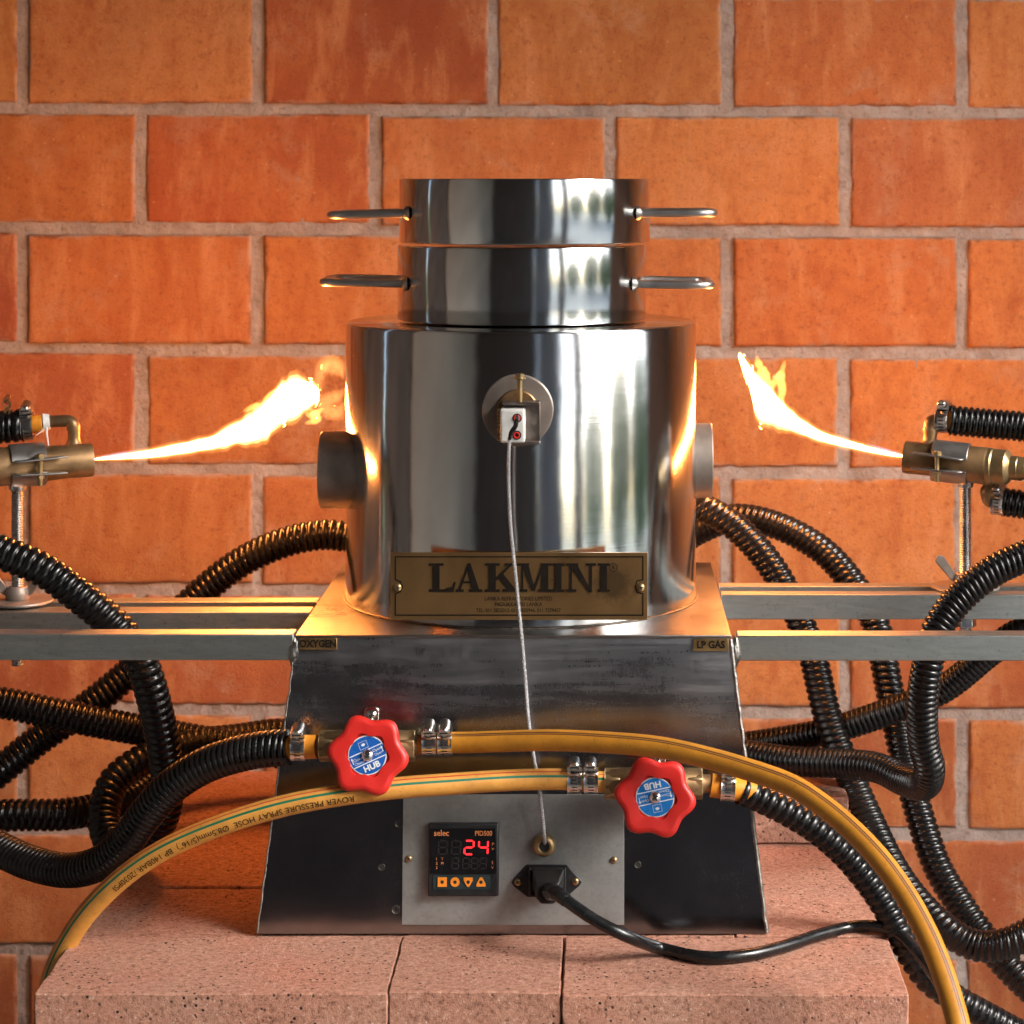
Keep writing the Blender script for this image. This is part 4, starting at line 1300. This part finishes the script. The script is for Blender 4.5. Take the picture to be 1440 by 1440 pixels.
# protective black hoses to the valves, with the amber inner hose showing at the end
def valve_hose(label, inner, pts, clamp_u, cv, r=0.0125, pitch=0.0045):
    root = hose_root(label, P(*pts[0]))
    corrugated(pts, r, pitch).obj('conduit', M['conduit'], root, 80)
    b_ = MB(); b_.tube([P(*p) for p in inner], 0.0082, 24, step=0.004)
    b_.obj('inner_hose', M['orange_hose'], root)
    clamp(root, P(*clamp_u), (1, 0, cv), CL_B, 0.05)
    return root
valve_hose('thick black corrugated hose from the left valve curling past the bench edge',
           [(446, 1050, 1.625), (430, 1050.5, 1.626), (408, 1051, 1.628), (390, 1052, 1.63)],
           [(408, 1051, 1.628), (375, 1053, 1.632), (330, 1062, 1.640), (285, 1078, 1.650), (240, 1107, 1.662), (205, 1145, 1.675), (175, 1185, 1.69), (140, 1214, 1.705), (95, 1224, 1.725), (45, 1214, 1.745), (0, 1194, 1.765), (-50, 1165, 1.785), (-100, 1120, 1.80)],
           (420, 1050.5, 1.627), 0.0, 0.0128)
valve_hose('black corrugated hose leaving the right valve beneath the amber hose',
           [(1000, 1104, 1.625), (1020, 1107, 1.625), (1045, 1111, 1.626), (1060, 1114, 1.627)],
           [(1041, 1112, 1.626), (1052, 1116, 1.627), (1075, 1126, 1.629), (1112, 1145, 1.631), (1150, 1169, 1.633), (1187, 1201, 1.636), (1217, 1236, 1.638), (1241, 1270, 1.638), (1260, 1304, 1.636), (1280, 1342, 1.632), (1306, 1378, 1.628), (1345, 1405, 1.628), (1385, 1427, 1.635), (1460, 1468, 1.66)],
           (1023, 1107, 1.625), -0.06, 0.0098, 0.0066)

# ------------------------------------------------------------------ sensor plug and braided lead
lead = thing('sensor_lead', 'braided metal sensor lead hanging from the pale plug to the cable gland', 'cable', fpw(766, 1187, 0.01))
b_ = MB()
Zp = lambda u, v: ((u - 728) * s1, (577 - v) * s1)
x_, y_ = Zp(722.5, 594)
b_.box((x_, y_, 0.0215), (0.0178, 0.0240, 0.0180), TM)
plug = b_.obj('plug', M['palegrey'], lead, bevel=0.0018, bseg=3)
b_ = MB()
for uu_, vv_ in ((729, 583), (728.5, 606.5)):
    xx_, yy_ = Zp(uu_, vv_)
    Ms = TM @ Matrix.Translation((xx_, yy_, 0.0305))
    b_.prism(circle(0.0033, 20), 0.0, 0.0003, Ms, 1)
    b_.lathe([(0.0024, 0.0003), (0.0024, 0.0012), (0.0016, 0.0014), (0.0012, 0.0006)], Ms, 16, 0)
b_.obj('socket', [M['red'], M['dark']], plug)
b_ = MB()          # knurled brass edge of the plug
for k in range(9):
    b_.box((x_ - 0.0098, y_ + 0.0105 - k * 0.0026, 0.0195), (0.0020, 0.0016, 0.011), TM)
b_.obj('terminal_strip', M['brass'], plug, bevel=0.0003)
b_ = MB()
ya = 1.643
b_.tube([P(727.5, 586, 1.643), P(726.5, 592, 1.637), P(724.5, 600, 1.636), P(719, 608, 1.638), P(716.5, 618, 1.640)], lambda f: 0.0012 + 0.0005 * math.sin(f * PI) , 10, step=0.001)
b_.obj('sleeve', M['cord'], lead)
b_ = MB()
pts = [P(716.5, 616, 1.640), P(715, 650, 1.642), P(715.5, 690, 1.645), P(718, 740, 1.648), P(724, 800, 1.650), P(729, 850, 1.650), P(734, 900, 1.645), P(739, 960, 1.640), P(743, 1010, 1.634), P(748, 1050, 1.628), P(757, 1100, 1.624), P(763, 1150, 1.624), P(765.5, 1178, 1.626), fpw(766.5, 1190, 0.004)]
b_.tube(pts, 0.00125, 10, step=0.002, ref=(0, -1, 0))
b_.obj('cable', M['braid'], lead)
# braid: two crossing wire helices
b_ = MB()
path = resample(pts, 0.0007)
T, N, B = frames(path, (0, -1, 0))
LL = np.concatenate([[0], np.cumsum(np.linalg.norm(np.diff(path, axis=0), axis=1))])
for sg in (1, -1):
    for k in range(2):
        th = sg * LL / 0.0034 * 2 * PI + k * PI
        q = path + 0.0013 * (np.cos(th)[:, None] * N + np.sin(th)[:, None] * B)
        b_.tube([tuple(p) for p in q], 0.0003, 4, smooth=False)
b_.obj('braid_wire', M['braid'], lead)

# ------------------------------------------------------------------ power cord with plug
cord = thing('power_cord', 'black power cord plugged into the panel and trailing off the bench right', 'cable', P(980, 1350, 1.585))
b_ = MB()
a, b = fp(749, 1256, 0.01), fp(793, 1221, 0.01)
fx0, fx1, fy0, fy1 = a.x, b.x, a.y, b.y
cxm = (fx0 + fx1) / 2
prof = [(fx0, fy0 + 0.005), (fx0 + 0.005, fy0), (fx1 - 0.005, fy0), (fx1, fy0 + 0.005), (fx1, fy1), (fx0, fy1)]
b_.prism(prof, 0.0046, 0.016, FM)
top = [(cxm + (x - cxm) * 0.74, fy0 - 0.004 + (y - fy0) * 0.86) for x, y in prof]
n = len(prof)
b_.add([(x, y, 0.016) for x, y in prof] + [(x, y, 0.030) for x, y in top], [(i, (i + 1) % n, n + (i + 1) % n, n + i) for i in range(n)] + [tuple(range(n, 2 * n))], 0, FM)
pl = b_.obj('plug', M['black_plastic'], cord, bevel=0.0012)
b_ = MB()
p0 = FM @ Vector((cxm, fy0 + 0.003, 0.024)); p1 = P(783, 1256, 1.588)
b_.tube([p0, (p0 + p1) / 2 + Vector((0, 0, 0.001)), p1, P(796, 1266, 1.580)], lambda f: 0.0068 - 0.0022 * f, 16, step=0.002)
b_.obj('strain_relief', M['cord'], cord)
def tabd(u, v, zc=0.0042): # depth where a cord of that centre height lies on the bench
    return (CZ - zc) * F / (v - V0)
b_ = MB()
pts = [P(782, 1255, 1.590), P(800, 1269, 1.580), P(840, 1296, 1.572), P(885, 1318, 1.573), P(930, 1334, tabd(930, 1334) - 0.002), P(990, 1346, tabd(990, 1346)), P(1050, 1343, tabd(1050, 1343)), P(1105, 1330, tabd(1105, 1330)), P(1150, 1315, tabd(1150, 1315)), P(1195, 1304, tabd(1195, 1304)), P(1232, 1303, 1.636), P(1262, 1312, 1.630), P(1290, 1340, 1.612), P(1318, 1378, 1.590), P(1340, 1420, 1.57), P(1362, 1470, 1.56), P(1370, 1540, 1.56), P(1365, 1640, 1.57)]
b_.tube(pts, 0.0042, 18, step=0.003)
b_.obj('cable', M['cord'], cord)

# ------------------------------------------------------------------ torches
def threaded(mb, p0, p1, r=0.0048, pitch=0.0018):
    p0, p1 = Vector(p0), Vector(p1)
    L = (p1 - p0).length
    n = int(L / (pitch / 2))
    prof = [(r if k % 2 else r - 0.0009, L * k / n) for k in range(n + 1)]
    mb.lathe([(0, 0)] + prof + [(0, L)], frame_z(p0, p1 - p0), 20)

def torch(label, tip, mid, tail, s_, rod_u, rod_d, strap, els, washer_u):
    """s_ = +1 when the flame leaves toward +x"""
    root = thing('gas_torch', label, 'torch', P(rod_u, 838, rod_d), 'brass gas torches on threaded posts')
    tip, mid, tail = P(*tip), P(*mid), P(*tail)
    ax = (tip - mid).normalized()
    L = (tip - mid).length
    b_ = MB()
    Mx = frame_z(mid, ax)
    b_.lathe([(0.0, -0.03), (0.0085, -0.03), (0.0085, -0.012), (0.0118, -0.008), (0.0146, -0.002), (0.0146, 0.0), (0.0138, L * 0.4), (0.0126, L - 0.02), (0.0128, L - 0.003), (0.0124, L), (0.0105, L), (0.0098, L - 0.006), (0.005, L - 0.007), (0.0045, L - 0.004), (0, L - 0.004)], Mx, 48)
    barrel = b_.obj('barrel', M['old_brass'], root, 30)
    # union and feed pipe behind the barrel
    tax = (tail - mid).normalized(); TL = (tail - mid).length
    b_ = MB()
    Mt = frame_z(mid, tax)
    b_.lathe([(0.0142, 0.0), (0.0142, 0.007), (0.0133, 0.008), (0.0136, 0.0085), (0.0136, 0.018), (0.0118, 0.020), (0.0092, 0.0215), (0.0092, 0.027), (0.0088, 0.0275), (0.0088, 0.0335), (0.0076, 0.034), (0.0074, TL), (0, TL)], Mt, 40)
    b_.obj('feed_pipe', M['brass'], root, 30)
    # saddle clamp round the barrel
    sa, sb = strap
    rs_ = 0.0150
    up = 1 if (Mx.to_3x3() @ Vector((0, 1, 0))).z > 0 else -1
    cen = mid + ax * ((sa + sb) / 2)
    sm_ = plain('saddle_steel', (0.34, 0.33, 0.32), 0.36, 0.9, 0.08)
    gap = math.radians(17)
    cl = None
    for side in (1, -1):
        b_ = MB()
        tt = [side * up * (gap + (PI - gap - 0.03) * k / 26) for k in range(27)]
        out = [((rs_ + 0.0013) * math.cos(a_), (rs_ + 0.0013) * math.sin(a_)) for a_ in tt]
        inn = [((rs_ - 0.0001) * math.cos(a_), (rs_ - 0.0001) * math.sin(a_)) for a_ in tt]
        b_.prism(out + inn[::-1], sa, sb, Mx)
        # lug reaching toward the eye, longer toward the nozzle
        yl = up * side * (rs_ * math.sin(gap) + 0.0004)
        lg = [(rs_ * math.cos(gap) - 0.001, sa + 0.002), (rs_ + 0.006, sa + 0.002), (rs_ + 0.0085, sa + 0.005), (rs_ + 0.0085, sb + 0.006), (rs_ + 0.0065, sb + 0.014), (rs_ + 0.001, sb + 0.012), (rs_ * math.cos(gap) - 0.001, sb - 0.001)]
        n_ = len(lg)
        lv = [(x_, yl + h_ + 0.0016 * side * up * (z_ - sa) / 0.05, z_) for h_ in (-0.0006, 0.0006) for x_, z_ in lg]
        b_.add(lv, [tuple(range(n_)), tuple(range(2 * n_ - 1, n_ - 1, -1))] + [(k, (k + 1) % n_, n_ + (k + 1) % n_, n_ + k) for k in range(n_)], 0, Mx)
        o_ = b_.obj('saddle_clamp', sm_, root, 30, bevel=0.0003)
        cl = cl or o_
    b_ = MB()
    bc = Mx @ Vector((rs_ + 0.0045, 0, sb - 0.006))
    b_.cyl(bc + Vector((0, 0, -0.0145)), bc + Vector((0, 0, 0.0095)), 0.0019, None, 14)
    b_.cyl(bc + Vector((0, 0, 0.0062)), bc + Vector((0, 0, 0.0092)), 0.0037, None, 6)
    b_.cyl(bc + Vector((0, 0, -0.0088)), bc + Vector((0, 0, -0.0066)), 0.0034, None, 6)
    b_.obj('clamp_bolt', M['brass'], cl)
    # threaded post, plate washers and wing nut
    top = Vector((P(rod_u, 690, rod_d).x, rod_d - CD, cen.z - 0.0125))
    bot = Vector((top.x, top.y, 0.1585))
    b_ = MB(); threaded(b_, bot, top)
    b_.cyl(top + Vector((0, 0, -0.008)), top + Vector((0, 0, 0.0035)), 0.0062, 0.0078, 20)
    post = b_.obj('threaded_post', M['rod'], root, 20)
    b_ = MB()
    b_.lathe([(0.0052, ZP + 0.0016), (0.0265, ZP + 0.0016), (0.0270, ZP + 0.0026), (0.0265, ZP + 0.0036), (0.0052, ZP + 0.0036)], Matrix.Translation((top.x, top.y, 0)), 48, closed=True)
    b_.obj('washer', M['pipe'], root, 30)
    b_ = MB()
    zc = ZP + 0.0038
    b_.lathe([(0.0085, zc), (0.0090, zc + 0.001), (0.0088, zc + 0.007), (0.0068, zc + 0.010), (0.0049, zc + 0.010)], Matrix.Translation((top.x, top.y, 0)), 24)
    for sg in (-1, 1):
        Mw = frame((top.x + sg * 0.0075, top.y, zc + 0.004), (sg, -0.25, 0.0), (0, 0, 1))
        b_.prism([(0, -0.002), (0.004, 0.0), (0.0175, 0.0155), (0.0155, 0.0205), (0.0105, 0.0195), (0.0, 0.0045)], -0.0011, 0.0011, Mw)
    b_.obj('wing_nut', M['pipe'], root, bevel=0.0006)
    b_ = MB(); b_.prism(circle(0.0088, 6), ZP - 0.0285, ZP - 0.0205, Matrix.Translation((top.x, top.y, 0)))
    b_.obj('nut', M['chrome'], root, bevel=0.0006)
    # gas inlet elbows
    for pts, r_, tapeu in els:
        b_ = MB()
        pp = [P(*q) for q in pts]
        b_.tube(pp, lambda f: r_ * (1 + 0.9 * max(0, (f - 0.82) / 0.18) ** 2 + 0.18 * math.exp(-((f - 0.62) / 0.08) ** 2)), 18, step=0.001)
        e_ = b_.obj('inlet_elbow', M['old_brass'], root)
        ta, tb = P(*tapeu[0]), P(*tapeu[1])
        b_ = MB(); b_.cyl(ta, tb, r_ * 1.5, r_ * 1.3, 18)
        b_.obj('thread_tape', M['tape'], e_)
    return root
tL = torch('brass torch at far left on a threaded post, flame pointing right', (129.5, 646.5, 1.7865), (-6, 657, 1.760), (-120, 668, 1.722), 1, 24.5, 1.7815, (0.010, 0.036),
      [([(52, 595, 1.783), (70, 593, 1.785), (90, 592, 1.786), (98, 593, 1.7865), (103, 600, 1.7868), (104, 612, 1.7868), (104, 630, 1.7868)], 0.0045, ((61, 594, 1.784), (70, 593, 1.785)))], 25)
tR = torch('brass torch at far right on a threaded post, flame pointing left', (1272, 642.5, 1.846), (1384, 655, 1.828), (1480, 661, 1.806), -1, 1357.5, 1.8435, (0.012, 0.040),
      [([(1335, 592, 1.843), (1322, 592, 1.844), (1314, 592, 1.845), (1309, 594, 1.845), (1308.5, 602, 1.8452), (1308, 614, 1.8452), (1307, 627, 1.8455)], 0.0052, ((1322, 592, 1.844), (1315, 592, 1.845))),
       ([(1418, 709, 1.836), (1404, 707, 1.836), (1396, 706, 1.836), (1390, 702, 1.836), (1389, 692, 1.836), (1391, 684, 1.836), (1392, 668, 1.836)], 0.0052, ((1408, 708, 1.836), (1398, 707, 1.836)))], 1357)
# hose ends at the torches: amber inner hose and clip, part of each hose
def torch_end(root, a, b, cu, roll=0.0, r=0.0066, ax=(1, 0, 0.02), me=None):
    b_ = MB(); b_.cyl(P(*a), P(*b), r, None, 24)
    b_.obj('inner_hose', M['orange_hose'], root, bevel=0.0006)
    clamp(root, P(*cu), ax, me or CL_B, roll)
torch_end(hoseL, (20, 599, 1.783), (61, 596, 1.784), (39, 598, 1.7832), 0.1, 0.0068, (1, 0.12, 0.06), CL_C)
torch_end(hoseR, (1322, 592, 1.844), (1345, 593, 1.843), (1328, 592, 1.844), -0.2, 0.0080, (1, -0.5, 0.0))
torch_end(hoseR2, (1400, 707, 1.836), (1420, 709, 1.836), (1405.5, 707.5, 1.836), 0.1, 0.0080, (1, -0.5, -0.05))
b_ = MB()      # loose twist of binding wire on the left hose
pts = []
for k in range(60):
    f = k / 59
    pts.append(P(10 + 6 * math.sin(f * 23) * (0.4 + 0.6 * math.sin(f * 3)), 582 - 26 * f + 3 * math.cos(f * 31), 1.775))
b_.tube(pts, 0.0006, 6, step=0.001)
b_.obj('binding_wire', M['old_brass'], hoseL)
b_ = MB()
b_.tube([P(65, 598, 1.780), P(66, 612, 1.779), P(68, 625, 1.778), P(69, 636, 1.774), P(72, 646, 1.770)], lambda f: 0.0009 - 0.0006 * f, 6, step=0.002)
b_.tube([P(63, 601, 1.780), P(58, 607, 1.779), P(51, 612, 1.778)], lambda f: 0.0009 - 0.0006 * f, 6, step=0.002)
b_.obj('tape_strand', M['tape'], tL)

# ------------------------------------------------------------------ flames
M['core'] = emit('flame_core', (1.0, 0.30, 0.06), 74.0)
M['glow'] = vol_emit('flame_glow', (1.0, 0.46, 0.17), 115.0)
M['glow2'] = vol_emit('flame_fringe', (1.0, 0.34, 0.07), 26.0)
M['wisp'] = vol_emit('flame_wisp', (1.0, 0.36, 0.075), 120.0)
M['haze_f'] = vol_emit('flame_outer', (1.0, 0.30, 0.045), 9.0)
M['bluec'] = vol_emit('flame_blue', (0.42, 0.36, 1.0), 80.0)
def flame_body(st, dep, drift, grow, add, seed, mat, name, parent, zfac=0.8, amp=0.25, trim=0.0):
    us = np.array([s[0] for s in st], float)
    n = 90
    k = np.linspace(0, len(st) - 1, n)
    idx = np.arange(len(st))
    u = np.interp(k, idx, us)
    tp = np.interp(k, idx, [s[1] for s in st]); bt = np.interp(k, idx, [s[2] for s in st])
    thin = np.clip(0.62 + 0.38 * np.linspace(0, 1, n) / 0.45, 0, 1)
    mid_ = (tp + bt) / 2
    tp = mid_ + (tp - mid_) * thin; bt = mid_ + (bt - mid_) * thin
    for _ in range(3):
        for arr in (u, tp, bt): arr[1:-1] = (arr[:-2] + 2 * arr[1:-1] + arr[2:]) / 4
    seg = 28
    vs = []
    for i in range(n):
        c = (tp[i] + bt[i]) / 2; hh = (bt[i] - tp[i]) / 2 * grow + add
        if i in (0, n - 1): hh *= 0.05
        if i in (1, n - 2): hh *= 0.7
        for s_ in range(seg):
            a = 2 * PI * s_ / seg
            q = Vector((u[i] / 17, math.cos(a) * 1.2, math.sin(a) * 1.2)) + Vector((seed * 13, 0, 0))
            m = 1 + amp * (noise.noise(q) + 0.7 * noise.noise(q * 2.3 + Vector((3, 1, 7)))) * min(1, i / 45)
            dd = dep + drift * (i / (n - 1)) ** 1.25 + hh * math.cos(a) * zfac * m / F * dep
            vs.append(P(u[i] + noise.noise(q * 1.7) * amp * hh * 0.5, c - hh * math.sin(a) * m, dd))
    fs = [(i * seg + s_, i * seg + (s_ + 1) % seg, (i + 1) * seg + (s_ + 1) % seg, (i + 1) * seg + s_) for i in range(n - 1) for s_ in range(seg)]
    fs += [tuple(range(seg - 1, -1, -1)), tuple(range((n - 1) * seg, n * seg))]
    b_ = MB(); b_.add(vs, fs)
    return b_.obj(name, mat, parent, 180)
def wisp(parent, pts, dep, r0, mat, seed=0):
    if mat.name == 'flame_wisp_dim' and seed < 100:
        for k_, g_ in ((100, 0.72), (200, 1.02), (300, 1.35)): wisp(parent, pts, dep, r0 * g_, mat, seed + k_)
        return
    b_ = MB()
    b_.tube([P(u, v, dep) for u, v in pts], lambda f: max(0.0004, r0 * (math.sin(PI * (0.12 + 0.85 * f)) ** 0.8) * (1 + 0.3 * noise.noise(Vector((f * 7, seed, 0))))), 14, step=0.001)
    return b_.obj('tongue', mat, parent, 180)
FL = [(130, 643.5, 648.5), (150, 640, 648.5), (180, 635, 648), (217, 629, 646), (253, 621, 641), (300, 612, 633), (325, 595, 627), (345, 587, 624), (360, 578, 621), (375, 562, 615), (390, 541, 601), (404, 532, 592), (420, 530, 584), (433, 533, 576), (443, 540, 568), (449, 550, 560)]
FR = [(1273, 638.5, 645), (1253, 634, 644), (1210, 622, 636), (1160, 607, 625), (1127, 588, 614), (1107, 570, 606), (1095, 557, 601), (1083, 544, 597), (1072, 531, 596), (1064, 524, 586), (1059, 520, 566), (1054, 514, 545), (1049, 507, 530), (1044, 499, 518), (1039, 493, 505)]
flL = thing('burner_flame', 'bright flame blowing right from the left torch toward the shell', 'flame', P(130, 646, 1.7865), 'torch flames')
flame_body(FL, 1.7865, 0.25, 0.84, -0.8, 1, M['core'], 'core', flL, amp=0.2)
flame_body(FL, 1.7865, 0.25, 0.97, 1.2, 1, M['glow'], 'mantle', flL, amp=0.28)
flame_body(FL, 1.7865, 0.25, 1.08, 3.4, 1, M['glow2'], 'fringe', flL, amp=0.34)
flR = thing('burner_flame', 'bright flame blowing left from the right torch with split tips', 'flame', P(1273, 642, 1.846), 'torch flames')
flame_body(FR, 1.846, 0.21, 0.84, -0.8, 2, M['core'], 'core', flR, amp=0.2)
flame_body(FR, 1.846, 0.21, 0.97, 1.2, 2, M['glow'], 'mantle', flR, amp=0.28)
flame_body(FR, 1.846, 0.21, 1.08, 3.4, 2, M['glow2'], 'fringe', flR, amp=0.34)
wisp(flL, [(372, 568), (357, 572), (341, 579)], 2.03, 0.0030, M['wisp'], 1)
wisp(flL, [(436, 575), (447, 588), (440, 592), (428, 596)], 2.03, 0.0036, M['wisp'], 2)
wisp(flL, [(430, 582), (440, 584), (449, 578), (456, 574)], 2.03, 0.0034, M['wisp'], 21)
wisp(flL, [(400, 548), (384, 553), (368, 566)], 2.03, 0.0030, M['wisp'], 22)
M['wisp2'] = vol_emit('flame_wisp_dim', (1.0, 0.34, 0.09), 11.0)
wisp(flL, [(449, 548), (450, 528), (456, 512), (467, 506), (478, 513), (482, 532)], 2.03, 0.0048, M['wisp2'], 3)
wisp(flL, [(452, 516), (464, 517), (474, 520), (483, 530)], 2.03, 0.0055, M['wisp2'], 12)
wisp(flL, [(448, 562), (460, 562), (472, 558), (485, 548)], 2.03, 0.0055, M['wisp2'], 4)
wisp(flL, [(450, 569), (462, 578), (474, 580), (485, 566)], 2.03, 0.0060, M['wisp2'], 5)
wisp(flR, [(1082, 545), (1074, 525), (1067, 512), (1064, 500)], 2.05, 0.0048, M['wisp'], 6)
wisp(flR, [(1098, 566), (1100, 548), (1098, 530), (1104, 507)], 2.05, 0.0042, M['wisp'], 7)
wisp(flR, [(1085, 548), (1091, 532), (1097, 522)], 2.05, 0.0034, M['wisp'], 8)
wisp(flR, [(1050, 522), (1042, 528), (1037, 532)], 2.05, 0.0022, M['wisp2'], 9)
wisp(flL, [(131, 645), (150, 642), (170, 638), (192, 633)], 1.795, 0.0013, M['bluec'], 10)
wisp(flR, [(1272, 640.5), (1256, 636), (1238, 630.5), (1218, 624)], 1.852, 0.0013, M['bluec'], 11)

# ------------------------------------------------------------------ what the polished steel mirrors: the open workshop around, plus added panels and blockers
tag(slab('left_wall', (-1.5, -2.9, FLOOR_Z), (-1.3, -0.46, 2.0), plaster), 'beige plastered side wall left of the bench', 'wall')
for xa_, xb_, w_ in ((-1.295, 0.47, 'widest dark timber panel added for the steel to mirror'), (0.505, 0.80, 'middle grey blue panel added for the steel to mirror'), (0.815, 1.2, 'grey blue panel added for the steel to mirror, nearest the open side')):
    tag(slab('reflection_panel', (xa_, -2.5, FLOOR_Z), (xb_, -2.42, 2.0), timber if xa_ < 0 else greywall), w_, 'screen', 'added reflection panels')  # panels added so the steel mirrors dark bands with thin bright gaps
tag(slab('light_blocker', (-1.40, -0.455, FLOOR_Z), (-1.36, 0.06, 2.0), timber), 'dark timber board added left of the bench to block light', 'light blocker')  # unseen boards added to shut out light from the left opening
tag(slab('light_blocker', (-1.42, 0.09, FLOOR_Z), (-1.38, 0.545, 2.0), timber), 'dark timber board added in the corner against the brick wall to block light', 'light blocker')
tag(slab('right_wall', (1.55, -0.05, FLOOR_Z), (1.75, 0.545, 2.0), greywall), 'grey blue painted side wall right of the bench', 'wall')
tag(slab('timber_post', (1.50, -2.20, FLOOR_Z), (1.70, -2.0, 2.0), timber), 'dark timber roof post at the open side of the workshop', 'post')
def shrub(x, y, s, label):
    root = thing('shrub', label, 'shrub', (x, y, FLOOR_Z - 0.1), 'shrubs outside')
    b_ = MB()
    for k in range(1500):
        d_ = Vector((random.gauss(0, 1), random.gauss(0, 1), random.gauss(0, 1))).normalized() * (random.random() ** 0.4)
        c_ = Vector((x + d_.x * s * 0.6, y + d_.y * s * 0.6, FLOOR_Z - 0.1 + s * 0.75 + d_.z * s * 0.7))
        e1 = Vector((random.gauss(0, 1), random.gauss(0, 1), random.gauss(0, 1))).normalized() * s * 0.09
        e2 = e1.orthogonal().normalized() * s * 0.05
        b_.add([c_ - e1, c_ + e2, c_ + e1, c_ - e2], [(0, 1, 2, 3)])
    b_.obj('foliage', leafm, root, smooth=False)
    b_ = MB(); b_.cyl((x, y, FLOOR_Z - 0.1), (x, y, FLOOR_Z + s), 0.05 * s, 0.02 * s, 10)
    b_.obj('stem', timber, root)
for x_, y_, s_, w_ in ((9.5, -1.0, 2.2, 'nearest the grey blue wall'), (9.8, -4.0, 2.6, 'in the middle of the yard edge'), (8.8, -7.5, 2.4, 'beyond the timber roof post')):
    shrub(x_, y_, s_, 'green leafy shrub outside the workshop, ' + w_)
